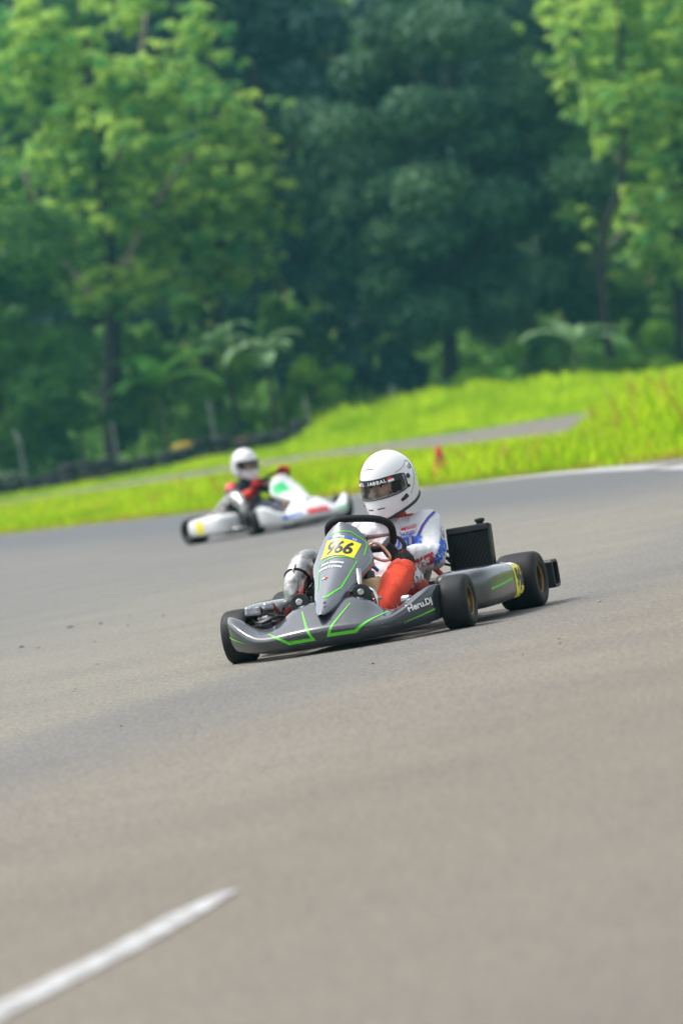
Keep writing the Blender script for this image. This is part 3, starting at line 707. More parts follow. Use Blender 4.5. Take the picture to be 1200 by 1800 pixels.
HEAD = Vector((.165, .045, .728))
J = dict(pelvis=(.26, 0, .165), waist=(.19, .01, .29), chest=(.145, .025, .42), neck=(.135, .035, .55),
         shl=(.13, .190, .485), ell=(.335, .252, .340), wrl=(.628, .190, .372),
         shr=(.13, -.140, .485), elr=(.36, -.235, .35), wrr=(.60, -.175, .435),
         hil=(.28, .10, .15), knl=(.735, .205, .295), anl=(1.08, .145, .125),
         hir=(.28, -.10, .15), knr=(.66, -.115, .255), anr=(1.04, -.10, .115))
J = {k: Vector(v) for k, v in J.items()}

def segd(p, a, b):
    ab = b - a; t = max(0, min(1, (p - a).dot(ab) / ab.dot(ab))); return (p - (a + ab * t)).length, t

def body_mesh(head_yaw, cuff=.95):
    g = J
    face = Vector((math.cos(head_yaw), math.sin(head_yaw), 0)); side = Vector((-face.y, face.x, 0)); h = HEAD + face * .024 + Vector((0, 0, -.022))
    B = [(g['pelvis'], g['waist'], .135, .13, (.95, 1.12, 1)), (g['waist'], g['chest'], .13, .135, (.85, 1.18, 1)),
         (g['chest'], g['chest'] + Vector((-.005, 0, .045)), .125, .11, (.85, 1.3, 1)),
         (g['chest'] + Vector((0, -.10, .055)), g['chest'] + Vector((0, .10, .055)), .088, .088),
         (g['chest'] + Vector((0, 0, .06)), g['neck'], .105, .062),
         (g['neck'], h + Vector((0, 0, -.06)), .058, .058),
         (h, h + Vector((.0, 0, .03)), .078, .082), (h + face * .02 + Vector((0, 0, -.05)), h + face * .03, .066, .07),
         (h + face * .095 + Vector((0, 0, .012)), h + face * .112 + Vector((0, 0, -.028)), .010, .014),
         (h + face * .078 + side * -.04 + Vector((0, 0, .03)), h + face * .078 + side * .04 + Vector((0, 0, .03)), .014, .014),
         (h + face * .07 + side * -.045 + Vector((0, 0, -.03)), h + face * .075 + side * -.03 + Vector((0, 0, -.03)), .022, .02), (h + face * .07 + side * .045 + Vector((0, 0, -.03)), h + face * .075 + side * .03 + Vector((0, 0, -.03)), .022, .02)]
    for s in 'lr':
        B += [(g['chest'] + Vector((0, .12 if s == 'l' else -.12, .06)), g['sh' + s], .082, .078), (g['sh' + s], g['el' + s], .080, .068), (g['el' + s], g['el' + s].lerp(g['wr' + s], .5), .068, .060), (g['el' + s].lerp(g['wr' + s], .5), g['wr' + s], .060, .037),
              (g['hi' + s], g['kn' + s], .108, .074), (g['kn' + s], g['kn' + s].lerp(g['an' + s], .45), .074, .074), (g['kn' + s].lerp(g['an' + s], .45), g['an' + s], .072, .050)]
    me = blob_mesh('body', B, .0075, 5)
    # cloth folds
    limbs = [(g['sh' + s], g['el' + s], 1.0) for s in 'lr'] + [(g['el' + s], g['wr' + s], .9) for s in 'lr'] + [(g['hi' + s], g['kn' + s], .95) for s in 'lr'] + [(g['kn' + s], g['an' + s], .75) for s in 'lr']
    ends = [(g['el' + s], .15) for s in 'lr'] + [(g['kn' + s], .17) for s in 'lr'] + [(g['sh' + s], .12) for s in 'lr'] + [(g['hi' + s], .18) for s in 'lr'] + [(g['an' + s], .14) for s in 'lr']
    bm = bmesh.new(); bm.from_mesh(me); bm.normal_update(); new = []
    hz = HEAD.z - .12
    for v in bm.verts:
        p = v.co; d = 0.0
        if p.z < hz or (p - HEAD).length > .2:
            bd, bt, bb = 9, 0, None
            for a, b, k in limbs:
                dd, t = segd(p, a, b)
                if dd < bd: bd, bt, bb = dd, t, (a, b, k)
            if bd < .14:
                a, b, k = bb; ax = (b - a).normalized(); L = (p - a).dot(ax)
                rad = p - a - ax * L
                wv = noise.noise(p * 5) * 1.4; q = Vector((rad.x * 9, rad.y * 9, rad.z * 9)) + ax * (L * 13 + wv) + Vector((rad.z, rad.x, rad.y)) * 14
                fold = (1 - abs(noise.noise(q)) * 2.2) ** 2 * .36
                near = max(max(0, 1 - (p - e).length / rr) for e, rr in ends)
                d = -(fold - .18) * .042 * k * (.25 + .9 * near)
            else:
                d = (noise.noise(Vector((p.x * 9, p.y * 14, p.z * 22))) * .010)
            d += noise.noise(p * 8) * .005 + noise.noise(Vector((p.x * 6 + p.z * 14, p.y * 22, p.z * 5))) * .006
        new.append(p + v.normal * d)
    for v, c in zip(bm.verts, new): v.co = c
    # materials: 0 top, 1 trousers, 2 collar, 3 skin, 4 liner, 5 cuff
    for f in bm.faces:
        p = f.calc_center_median(); f.smooth = True
        leg = min(segd(p, g['hi' + s], g['kn' + s])[0] for s in 'lr'); leg = min(leg, min(segd(p, g['kn' + s], g['an' + s])[0] for s in 'lr'))
        tor = min(segd(p, g['pelvis'], g['chest'])[0] * 1.0, segd(p, g['chest'], g['neck'])[0])
        arm = min([segd(p, g['sh' + s], g['el' + s])[0] for s in 'lr'] + [segd(p, g['el' + s], g['wr' + s])[0] for s in 'lr'])
        m = 0
        if leg < arm - .01 and (leg < tor or p.z < .22) and p.x > .24: m = 1
        if p.z < .2 and p.x < .5 and arm > .06: m = 1
        q = p - HEAD
        if q.length < .2 and p.z > g['neck'].z - .0: m = 2
        if p.z > HEAD.z - .125 and q.length < .2:
            m = 3 if q.dot(face) > .05 and -.11 < q.z < .055 and abs(q.dot(side)) < .062 else 4
        for s in 'lr':
            ax = (g['wr' + s] - g['el' + s]); t = (p - g['el' + s]).dot(ax) / ax.length_squared
            if t > cuff and (p - g['wr' + s]).length < .02 + ax.length * (1 - cuff) + .07 and leg > .07 and arm < .075: m = 5
        f.material_index = m
    bm.to_mesh(me); bm.free()
    return me, face, side, h

def helmet_surface(th, ph):
    """th azimuth from the face, ph elevation -> point in helmet frame (x forward)"""
    c, s = math.cos(ph), math.sin(ph)
    x, y, z = math.cos(th) * c, math.sin(th) * c, s
    fx = .155 if x > 0 else .165
    p = Vector((x * fx, y * .134, z * (.162 if z > 0 else .172)))
    if z < 0:                                            # chin bar stays full, nape tucks in
        k = -z; f = min(1 / max(c, .35), 1.7) - 1; front = max(0, x) / max(c, .2)
        p.x = p.x * (1 + f * (.75 if x > 0 else .35)) + .050 * k * front
        p.y *= 1 + f * (.42 - .18 * front)
    return p

def in_opening(th, ph):
    a = abs(th) / R(72); 
    return a < 1 and R(-11) < ph < R(17) * (1 - .30 * a ** 4) and (a < .9 or abs(ph - R(3)) < R(10))

def build_helmet(parent, yaw, pitch, print_name):
    H = empty('helmet', HEAD); H.parent = parent; H.rotation_euler = (0, pitch, yaw)
    NT, NP = 120, 64
    ph0 = R(-58); rows = []
    b = MB(); idx = {}
    V = []; F = []
    def bot(th): return R(-62) + R(34) * ((1 - math.cos(th)) / 2) ** .8     # nape is cut higher than the chin
    grid = []
    for i in range(NP + 1):
        row = []
        for k in range(NT):
            th = -math.pi + 2 * math.pi * k / NT; lo = bot(th); ph = lo + (R(89.5) - lo) * i / NP
            V.append(helmet_surface(th, ph)); row.append((len(V) - 1, th, ph))
        grid.append(row)
    for i in range(NP):
        for k in range(NT):
            a, b_, c, d = grid[i][k], grid[i][(k + 1) % NT], grid[i + 1][(k + 1) % NT], grid[i + 1][k]
            tm = a[1] + math.pi / NT; pm = (a[2] + d[2]) / 2
            if not in_opening(tm, pm): F.append((a[0], b_[0], c[0], d[0]))
    F.append(tuple(g[0] for g in grid[-1]))
    sh = mesh('shell', V, F, HELM, H, True, 0, .012)
    # trim along the bottom edge
    MB().tube([V[g[0]] * 1.002 for g in grid[0]], .0085, 8, closed=True).build('edge_trim', GASK, sh, True)
    pad = []
    for i in range(3):
        pad.append([V[g[0]] * (1 - .10 * i) + Vector((0, 0, -.006 - .008 * i)) for g in grid[0]])
    MB().grid(pad, closed=True).build('neck_padding', LINER, sh, True)
    # visor: slightly larger shell over the opening
    VV = []; a0 = R(76); n1, n2 = 40, 12; rows = []
    for i in range(n2 + 1):
        row = []
        for k in range(n1 + 1):
            u = -1 + 2 * k / n1; th = u * a0; sh_ = 1 - .28 * abs(u) ** 6
            ph = (R(-13.5) + (R(19) + R(13.5)) * i / n2); ph = R(3) + (ph - R(3)) * sh_
            row.append(helmet_surface(th, ph) * 1.012)
        rows.append(row)
    vo = MB().grid(rows).build('visor', VIS, H, True)
    edge = rows[0] + [r[-1] for r in rows[1:]] + rows[-1][::-1][1:] + [r[0] for r in rows[::-1]][1:-1]
    MB().tube(edge, .0032, 6, closed=True).build('visor_seal', GASK, vo, True)
    # sun strip across the top of the visor
    st = []
    for i in range(4):
        row = []
        for k in range(n1 + 1):
            u = -1 + 2 * k / n1; th = u * R(70); ph = R(9.5) + R(8.3) * i / 3
            ph = R(3) + (ph - R(3)) * (1 - .22 * abs(u) ** 6)
            row.append(helmet_surface(th, ph) * 1.016)
        st.append(row)
    so = MB().grid(st).build('sun_strip', GASK, vo, True)
    T = bvh(so)
    if print_name:
        for i, ch in enumerate('EL JABBAL'):
            if ch == ' ': continue
            th = R(-31 + i * 7.9); n = Vector((math.cos(th), math.sin(th), .12)); c = helmet_surface(th, R(13.6)) * 1.016
            decal('lettering', text2d(ch, .035), T, c, Vector((-math.sin(th), math.cos(th), 0)), (0, 0, 1), WHITEP, so, off=.001, cell=.02, sx=.0200, sy=.0165, reach=.03)
        for s in (-1, 1):
            th = R(44) if s > 0 else R(-42)
            c = helmet_surface(th, R(13.6)) * 1.016; u = Vector((-math.sin(th), math.cos(th), 0))
            decal('flag_red', rect2d(-.016, .016, 0, .011), T, c, u, (0, 0, 1), REDP, so, off=.001, reach=.03)
            decal('flag_white', rect2d(-.016, .016, -.011, 0), T, c, u, (0, 0, 1), WHITEP, so, off=.001, reach=.03)
    # pivots, vents
    ht = bvh(sh)
    for s in (-1, 1):
        for th, ph, r, nm, m in ((84, 8, .0125, 'visor_screw', GASK), (100, 22, .015, 'side_cap', M('cap_grey', (.55, .55, .55), .4)), (79, -8, .008, 'visor_tab', GASK)):
            p = helmet_surface(R(th) * s, R(ph)); n = Vector((math.cos(R(th)) * .6, s, math.sin(R(ph)) * .6)).normalized()
            h, nn, _, _ = ht.ray_cast(p + n * .08, -n, .2)
            if h is None: continue
            po = MB().rev([(r, -.002), (r, .004), (r * .8, .006), (r * .55, .0055), (.0, .0055)], h, nn, 20).build(nm, m, sh, True)
            if nm == 'side_cap':
                MB().tube(circle(h + nn * .006, nn, r * .72), .0016, 6, closed=True).build('side_cap_ring', GASK, po, True)
        # visor lock lever below the opening
        p = helmet_surface(R(66) * s, R(-25)); n = Vector((.5, s, -.2)).normalized(); h, nn, _, _ = ht.ray_cast(p + n * .08, -n, .2)
        if h is not None:
            t1 = nn.cross(Vector((0, 0, 1))).normalized() * (1 if s > 0 else -1)
            MB().tube([h + t1 * -.018 + Vector((0, 0, .008)), h, h + t1 * .022 + Vector((0, 0, -.006))], [.013, .010, .007], 10).build('visor_lever', GASK, sh, True)
    for y0 in (-.030, .030):
        decal('chin_vent', (lambda q: q)(rect2d(-.018, .018, -.0028, .0028)), ht, (.2, y0, -.088), (0, 1, 0), (0, 0, 1), GASK, sh, off=.001, reach=.15)
    decal('top_vent', stroke2d([(-.030, -.010), (-.018, -.002), (0, .001), (.018, -.002), (.030, -.010)], [.001, .004, .006, .004, .001]), ht, (.115, -.012, .105), (0, 1, 0), (-.6, 0, .8), GASK, sh, off=.001, reach=.1)
    decal('top_vent', stroke2d([(0, .012), (0, .024)], .004), ht, (.115, -.012, .118), (0, 1, 0), (-.6, 0, .8), GASK, sh, off=.001, reach=.1)
    MB().grid([[helmet_surface(R(a), R(e)) * 1.004 for a in (-24, -12, 0, 12, 24)] for e in (66, 72, 78)]).build('top_ridge', HELM, sh, True, 1, .004)
    # side plate edge line
    for s in (-1, 1):
        pts = [helmet_surface(R(a) * s, R(e)) * 1.002 for a, e in ((58, 22), (72, 24), (88, 28), (104, 34), (112, 26), (106, 8), (94, -10), (82, -22))]
        MB().tube(pts, .0013, 6, smooth=4).build('panel_seam', GASK, sh, True)
    return H

def glove(name, C, T, D, mat, parent, wrist, fr=.0095):
    """hand gripping a bar: C on the bar, T along it (towards the thumb), D from the bar to the wrist"""
    T = Vector(T).normalized(); D = Vector(D); D = (D - T * D.dot(T)).normalized(); E_ = T.cross(D); C = Vector(C)
    def at(r, ang, t): return C + (D * math.cos(ang) + E_ * math.sin(ang)) * r + T * t
    B = []
    for i, (t, ln, q) in enumerate(((.033, 1.0, .0), (.011, 1.06, .0), (-.011, 1.0, .0), (-.032, .85, .0))):
        pr = at(.050, R(-34), t)                         # knuckle
        a = [pr, at(.037, R(-80), t), at(.030, R(-80 - 62 * ln), t * .95), at(.027, R(-80 - 118 * ln), t * .93)]
        rs = [fr * 1.15, fr * 1.05, fr * .98, fr * .85]
        for k in range(3): B.append((a[k], a[k + 1], rs[k], rs[k + 1]))
        B.append((at(.088, R(-12), t * .75), pr, fr * 1.5, fr * 1.25))
    th = [at(.075, R(12), .030), at(.048, R(40), .045), at(.032, R(88), .040), at(.028, R(135), .030)]
    for k in range(3): B.append((th[k], th[k + 1], fr * (1.45 - .2 * k), fr * (1.25 - .2 * k)))
    B.append((at(.080, R(0), -.015), at(.080, R(0), .02), fr * 1.7, fr * 1.7)); B.append((at(.08, 0, 0), wrist, .027, .036)); B.append((wrist, wrist + (wrist - C).normalized() * .03, .040, .043))
    me = blob_mesh(name, B, .0042, 3)
    return link(name, me, mat, parent, True)

def build_driver(name, loc, rz, S):
    P = empty(name, loc, rz)
    for k, v in S.get('pose', {}).items(): J[k] = Vector(v)
    me, face, side, h = body_mesh(S['yaw'], S.get('cuff', .95))
    for m in S['mats']: me.materials.append(m)
    bo = bpy.data.objects.new('body', me); COL.objects.link(bo); bo.parent = P
    # eyes and brows
    for s in (-1, 1):
        e = h + face * .083 + side * s * .030 + Vector((0, 0, .012))
        eo = MB(); bm = bmesh.new(); bmesh.ops.create_uvsphere(bm, u_segments=16, v_segments=10, radius=.0115); m2 = bpy.data.meshes.new('eye'); bm.to_mesh(m2); bm.free()
        o = link('eye', m2, EYEW, P, True); o.location = e
        MB().rev([(.0, .0125), (.004, .012), (.0062, .0105)], (0, 0, 0), face, 14).build('iris', EYED, o, True)
        MB().tube([e + face * .010 + side * s * -.017 + Vector((0, 0, .015)), e + face * .013 + Vector((0, 0, .021)), e + face * .004 + side * s * .022 + Vector((0, 0, .016))], [.0035, .0045, .002], 8, smooth=3).build('eyebrow', BROW, P, True)
        MB().tube([e + face * .009 + side * s * -.013 + Vector((0, 0, .003)), e + face * .0115 + Vector((0, 0, .008)), e + face * .005 + side * s * .015 + Vector((0, 0, .003))], [.0018, .0025, .0018], 6, smooth=3).build('eyelid', BROW, P, True)
    build_helmet(P, S['yaw'], R(11), S['name'])
    # gloves close on the wheel rim
    ring = ring_pts(SWC, SWN, .156, rot=S['swrot'])
    for s, ti in (('l', S['gl']), ('r', S['gr'])):
        c = ring[ti]; t = (ring[(ti + 1) % 40] - ring[ti - 1]).normalized() * (1 if s == 'l' else -1)
        glove('glove', c, t, J['wr' + s] - c, S['glove'], P, J['wr' + s])
    for s in 'lr':
        a = J['an' + s]; me = blob_mesh('shoe', [(a + Vector((.0, 0, -.01)), a + Vector((.03, 0, -.04)), .046, .044), (a + Vector((-.02, 0, -.05)), a + Vector((.14, 0, -.015)), .036, .036), (a + Vector((.14, 0, -.015)), a + Vector((.19, 0, .01)), .038, .028)], .008, 4)
        link('shoe', me, SHOE, P, True)
    return P, bo

LOC1 = kart_loc(KROT, 0, 0)
P1, B1 = build_driver('person', LOC1, KROT, dict(yaw=R(-17), mats=[SUITW, SUITR, COLLAR, SKIN, LINER, SRED], swrot=R(-14), gl=36, gr=25, name=True, glove=GLOVE))
tag(P1, 'driver in white helmet, white jacket and red trousers gripping the steering wheel', 'person', 'kart drivers')
# print on the suit
bt = bvh(B1)
def bd(nm, sh, o, U, W, m, **k): decal(nm, sh, bt, o, U, W, m, B1, **{**dict(off=.0042, cell=.007, reach=.22), **k})
CH = Vector((.25, .06, .40)); CU = Vector((-.10, 1, 0))
bd('lettering', text2d('HUTLESS', .055, .15), (.27, .105, .424), CU, (0, .0, 1), SBLUE, sx=.040, sy=.050)
bd('chest_badge', rect2d(-.040, .040, -.010, .010), (.25, .125, .478), Vector((-.12, 1, .10)), (0, 0, 1), WHITEP)
bd('chest_badge', (np.array([(-.040, .004), (-.012, .004), (-.008, .020), (-.030, .020)]), [(0, 1, 2, 3)]), (.25, .125, .478), Vector((-.12, 1, .10)), (0, 0, 1), SRED)
bd('chest_badge', text2d('SWISS', .03, .2), (.25, .140, .490), Vector((-.12, 1, .10)), (0, 0, 1), SRED, sx=.013, sy=.014, off=.0055)
bd('chest_badge', text2d('HUTLESS', .03, .2), (.25, .122, .468), Vector((-.12, 1, .10)), (0, 0, 1), SBLUE, sx=.014, sy=.017, off=.0055)
bd('chest_badge', text2d('RACING KART', .01), (.25, .118, .452), Vector((-.12, 1, .10)), (0, 0, 1), SBLUE, sx=.006, off=.0055)
bd('chest_badge', stroke2d([(-.044, -.002), (-.030, .022), (.046, .022), (.036, -.002)], .002, True), (.25, .125, .478), Vector((-.12, 1, .10)), (0, 0, 1), SRED)
# forearm lettering reads from wrist to elbow and on round the elbow
Nf = Vector((.62, .74, -.10))
bd('lettering', text2d('SWISS', .055), (.50, .235, .330), Vector((-.78, .60, .12)), Vector((0, .1, 1)), SRED, sx=.046, sy=.060)
bd('lettering', text2d('HUTLESS', .055), (.36, .31, .362), Vector((-.60, .55, .58)), Vector((.35, -.35, .85)), SBLUE, sx=.034, sy=.050)
# thigh lettering
bd('lettering', text2d('SWISS', .07, .25), (.585, .235, .285), Vector((-.55, .62, .10)), Vector((.30, -.1, .9)), WHITEP, sx=.062, sy=.085)
bd('trouser_seam', stroke2d([(-.15, -.05), (-.06, .0), (.04, .03), (.12, .035)], .0028), (.66, .19, .32), Vector((-.5, .82, .05)), Vector((.35, .1, .9)), M('seam_orange', (.80, .25, .12), .7), reach=.07)
# piping over the left shoulder and seams
bd('piping', stroke2d([(-.10, -.17), (-.095, -.13), (-.082, -.09), (-.062, -.05), (-.036, -.012), (-.004, .02), (.03, .042), (.065, .054), (.09, .056)], .011), (.22, .235, .505), Vector((-.29, .956, 0)), (0, 0, 1), PURP)
bd('piping', stroke2d([(-.02, .05), (-.012, -.0), (-.022, -.05)], [.01, .030, .008]), (.25, .165, .40), Vector((-.29, .956, 0)), (0, 0, 1), PURP)
bd('zip_seam', stroke2d([(0, .10), (-.006, 0), (0, -.14)], .003), (.25, .04, .42), Vector((-.1, 1, 0)), (0, 0, 1), M('seam_grey', (.3, .3, .32), .6))
bd('arm_badge', ell2d(.020, .028), (.2, .285, .44), Vector((-.75, .65, 0)), (0, 0, 1), WHITEP)
bd('arm_badge', text2d('S', .03), (.2, .285, .44), Vector((-.75, .65, 0)), (0, 0, 1), SBLUE, sx=.026, off=.0055)
bd('arm_badge', stroke2d([(.020 * math.cos(k * .3927), .028 * math.sin(k * .3927)) for k in range(16)], .0025, True), (.2, .285, .44), Vector((-.75, .65, 0)), (0, 0, 1), SBLUE, off=.0055)
# ------------------------------------------------------------------ grass
def quads(name, V4, tint, mat, kind=None, smooth=False):
    """V4: (n, 4, 3) array of quads"""
    n = len(V4); me = bpy.data.meshes.new(name)
    me.vertices.add(n * 4); me.vertices.foreach_set('co', np.ascontiguousarray(V4, dtype=np.float32).ravel())
    me.loops.add(n * 4); me.loops.foreach_set('vertex_index', np.arange(n * 4, dtype=np.int32))
    me.polygons.add(n); me.polygons.foreach_set('loop_start', np.arange(0, n * 4, 4, dtype=np.int32))
    me.update(calc_edges=True)
    at = me.attributes.new('tint', 'FLOAT', 'FACE'); at.data.foreach_set('value', np.asarray(tint, dtype=np.float32))
    me.materials.append(mat)
    return me

GRASS = foliage('grass_blade', (.18, .40, .004), (.58, .75, .02), .5)
GRASS_DRY = foliage('dry_grass', (.30, .36, .02), (.50, .38, .06), .4)
def edge_y(x):
    pts = EDGE_S
    for a, b_ in zip(pts, pts[1:]):
        if a.x <= x <= b_.x: return a.y + (b_.y - a.y) * (x - a.x) / (b_.x - a.x + 1e-9)
    return 999
def pl(tab, x): return lin(tab, x)
rs = np.random.RandomState(5)
def grass_field(name, lo, hi, xr, n, hfun, mat, label, wscale=1.0):
    xsamp = rs.uniform(xr[0], xr[1], n * 3); Y0 = np.array([lo(x) for x in xsamp]); Y1 = np.array([hi(x) for x in xsamp])
    # density by depth of strip
    ok = (Y1 > Y0); xsamp, Y0, Y1 = xsamp[ok], Y0[ok], Y1[ok]
    pr = (Y1 - Y0); pick = rs.choice(len(xsamp), n, p=pr / pr.sum()); x = xsamp[pick]; y = Y0[pick] + (Y1 - Y0)[pick] * rs.uniform(0, 1, n)
    keep = (np.abs(x) < 2.5 + (y + 27.6) * .125) & ~((np.abs(x - 1.22 + (y - 50.2) * .015) < .28) & (y > 45.5) & (y < 50.6)); x, y = x[keep], y[keep]; n = len(x)
    z = np.array([terrain(a, c) for a, c in zip(x, y)]); nz = np.array([noise.noise((a * .55, c * .22, 3.1)) for a, c in zip(x, y)])
    nz2 = np.array([noise.noise((a * 2.1, c * .9, 9.1)) for a, c in zip(x, y)])
    h = np.array([hfun(a, c) for a, c in zip(x, y)]) * (1 + .8 * nz + .6 * nz2) * rs.uniform(.45, 1.3, n); h = np.clip(h, .03, 2)
    a = rs.uniform(0, 2 * np.pi, n); wd = (.018 + .03 * rs.uniform(0, 1, n)) * wscale * (.6 + h * 1.1)
    lean = rs.uniform(.1, .55, n) * h; b2 = rs.uniform(0, 2 * np.pi, n)
    base = np.stack([x, y, z - .01], 1); sd = np.stack([np.cos(a), np.sin(a), 0 * a], 1) * wd[:, None]
    ln = np.stack([np.cos(b2), np.sin(b2), 0 * b2], 1) * lean[:, None]; upv = np.stack([0 * h, 0 * h, h], 1)
    V4 = np.stack([base - sd * .6, base + sd * .6, base + ln * .45 + upv * .62 + sd * .75, base + ln + upv - sd * .1], 1)
    tint = np.clip(.45 + .8 * nz + .5 * nz2 + rs.normal(0, .22, n), 0, 1)
    me = quads(name, V4, tint, mat); o = bpy.data.objects.new(name, me); COL.objects.link(o)
    tag(o, label, 'grass', kind='stuff'); return o
def h_near(x, y):
    d = y - edge_y(x)
    dl = pl(LOWP, x) - y; return min(.20, .04 + .035 * d, .05 + max(0, dl) * .006) * (1 if x > -3 else .8) + max(0, min(1, (x - 3.5 - .04 * max(0, y - 70)) / .9)) * max(0, min(1, (d - 6) / 8)) * .34
grass_field('grass', lambda x: edge_y(x) + .25, lambda x: pl(LOWP, x) + 1.0, (-21, 16), 150000, h_near, GRASS, 'bright green grass strip between the track and the service road')
grass_field('dry_grass', lambda x: edge_y(x) + .05, lambda x: edge_y(x) + 3.5, (-16, 12), 13000, lambda x, y: .06, GRASS_DRY, 'low yellowing grass along the edge of the track')
grass_field('grass', lambda x: pl(HIGHP, x) - .3, lambda x: 168, (-27, 27), 150000, lambda x, y: .09 + max(0, min(.38, (y - pl(HIGHP, x)) * .014)) * max(0, min(1.2, (x + 2.2) * .6)) * (1 if x < 5 else max(.55, 1 - (x - 5) * .09)), GRASS, 'tall bright grass on the bank below the trees', 1.5)

grass_field('dry_grass', lambda x: edge_y(x) + 3, lambda x: pl(LOWP, x) + .5, (-14, 11), 7000, lambda x, y: h_near(x, y) * 1.25, GRASS_DRY, 'straw coloured stalks scattered through the near grass strip')
# ------------------------------------------------------------------ trees
BARK = M('dark_bark', (.022, .020, .018), .9, var=.3, vscale=4, bump=.02, bscale=6)
BARKP = M('pale_bark', (.26, .22, .19), .85, var=.25, vscale=4, bump=.02, bscale=6)
F_TEAK = foliage('teak_leaf', (.10, .34, .10), (.58, .78, .14), .55)
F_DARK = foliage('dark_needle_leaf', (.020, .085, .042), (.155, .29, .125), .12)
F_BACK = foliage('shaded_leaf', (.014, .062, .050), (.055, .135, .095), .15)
F_MID = foliage('mid_green_leaf', (.06, .22, .05), (.28, .50, .08), .45)
F_BRIGHT = foliage('bright_shrub_leaf', (.09, .27, .02), (.34, .54, .04), .4)
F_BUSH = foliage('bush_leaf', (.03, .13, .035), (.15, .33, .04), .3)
F_BAN = foliage('banana_leaf', (.06, .26, .03), (.26, .50, .10), .4)
F_PALE = foliage('pale_fan_leaf', (.14, .29, .12), (.36, .52, .28), .35)

def unit(n, rs):
    v = rs.normal(size=(n, 3)); return v / np.linalg.norm(v, axis=1, keepdims=True)
def leaf_quads(pos, axis, nrm, L, W, bend):
    """leaf = kite with drooping tip"""
    ax = axis / np.linalg.norm(axis, axis=1, keepdims=True); sd = np.cross(ax, nrm); sd /= (np.linalg.norm(sd, axis=1, keepdims=True) + 1e-9); up = np.cross(sd, ax)
    L = L[:, None]; W = W[:, None]
    return np.stack([pos, pos + ax * L * .5 + sd * W * .5 + up * L * .06, pos + ax * L - up * L * bend, pos + ax * L * .5 - sd * W * .5 + up * L * .06], 1)

def crown(puffs, n, size, seed, mode='fine', tint_up=.5, zsq=.8):
    """leaves spread through rounded clumps; returns quads and tints"""
    rs = np.random.RandomState(seed); P = np.array(puffs, float); wt = (P[:, 3] ** 2); pk = rs.choice(len(P), n, p=wt / wt.sum())
    d = unit(n, rs); d[:, 2] = d[:, 2] * .9 + .22; d /= np.linalg.norm(d, axis=1, keepdims=True)
    r = P[pk, 3] * (.62 + .38 * rs.uniform(0, 1, n) ** .35)
    r *= 1 + .16 * np.array([noise.noise((q[0] * 2.2 + k, q[1] * 2.2, q[2] * 2.2)) for q, k in zip(d, pk)])
    sq = np.stack([np.ones(n), np.ones(n), np.full(n, zsq)], 1)
    if mode == 'rosette': d = rs.normal(size=(n, 3)) * .85; r = P[pk, 3]
    pos = P[pk, :3] + d * r[:, None] * sq
    ptint = rs.normal(0, .14, len(P))[pk]
    if mode == 'fine':
        ax = d * .25 + unit(n, rs) * .9; ax[:, 2] -= .15; nr = d * 1.1 + unit(n, rs) * .45; nr[:, 2] += .25
        L = size * rs.uniform(.6, 1.3, n); V4 = leaf_quads(pos, ax, nr, L, L * .55, .15)
        tint = .35 + ptint + rs.normal(0, .2, n)
    else:                                     # rosettes of big hanging leaves
        k = 8; V4 = []; tint = []
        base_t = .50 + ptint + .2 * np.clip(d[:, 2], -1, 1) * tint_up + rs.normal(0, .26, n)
        for j in range(k):
            a = rs.uniform(0, .5, n) + 2 * np.pi * j / k; dr = rs.uniform(-1.2, .15, n)
            ax = np.stack([np.cos(a), np.sin(a), dr], 1) + d * .25; nr = np.stack([-.3 * np.cos(a), -.3 * np.sin(a), np.ones(n)], 1) + unit(n, rs) * .25
            L = size * rs.uniform(.6, 1.2, n); V4.append(leaf_quads(pos, ax, nr, L, L * .58, .28)); tint.append(base_t + rs.normal(0, .12, n))
        V4 = np.concatenate(V4); tint = np.concatenate(tint)
    return V4, np.clip(tint, 0, 1)

def tree(name, label, limbs, puffs, n, size, mat, seed, mode='fine', bark=None, group='trees behind the track', cat='tree', crown_name='crown', zsq=.8):
    """limbs: list of (points, radii); first is the trunk"""
    p0 = Vector(limbs[0][0][0]); T = empty(name, p0)
    tk = MB()
    P = [Vector(p) - p0 for p in limbs[0][0]]; P[0].z -= .3
    tko = tk.tube(P, limbs[0][1], 12, smooth=4).build('trunk', bark or BARK, T, True); lb_ = BARKP if mode == 'rosette' else BARK  # rosette trunks: shade and wet painted in by dark bark, limbs keep pale bark
    for pts, rad in limbs[1:]:
        MB().tube([Vector(p) - p0 for p in pts], rad, 8, smooth=3).build('limb', bark or lb_, tko, True)
    V4, tint = crown(puffs, n, size, seed, mode, zsq=zsq); V4 = V4 - np.array(p0)[None, None, :]
    link(crown_name, quads(crown_name, V4, tint, mat), mat, T)
    tag(T, label, cat, group); return T

def scatter_puffs(seed, n, box, r, shape=None):
    rr = random.Random(seed); out = []; tries = 0
    while len(out) < n and tries < n * 40:
        tries += 1; p = [rr.uniform(*box[0]), rr.uniform(*box[1]), rr.uniform(*box[2])]
        if shape and not shape(*p): continue
        out.append((*p, rr.uniform(*r)))
    return out
def inell(cx, cy, cz, ax, ay, az): return lambda x, y, z: ((x - cx) / ax) ** 2 + ((y - cy) / ay) ** 2 + ((z - cz) / az) ** 2 < 1

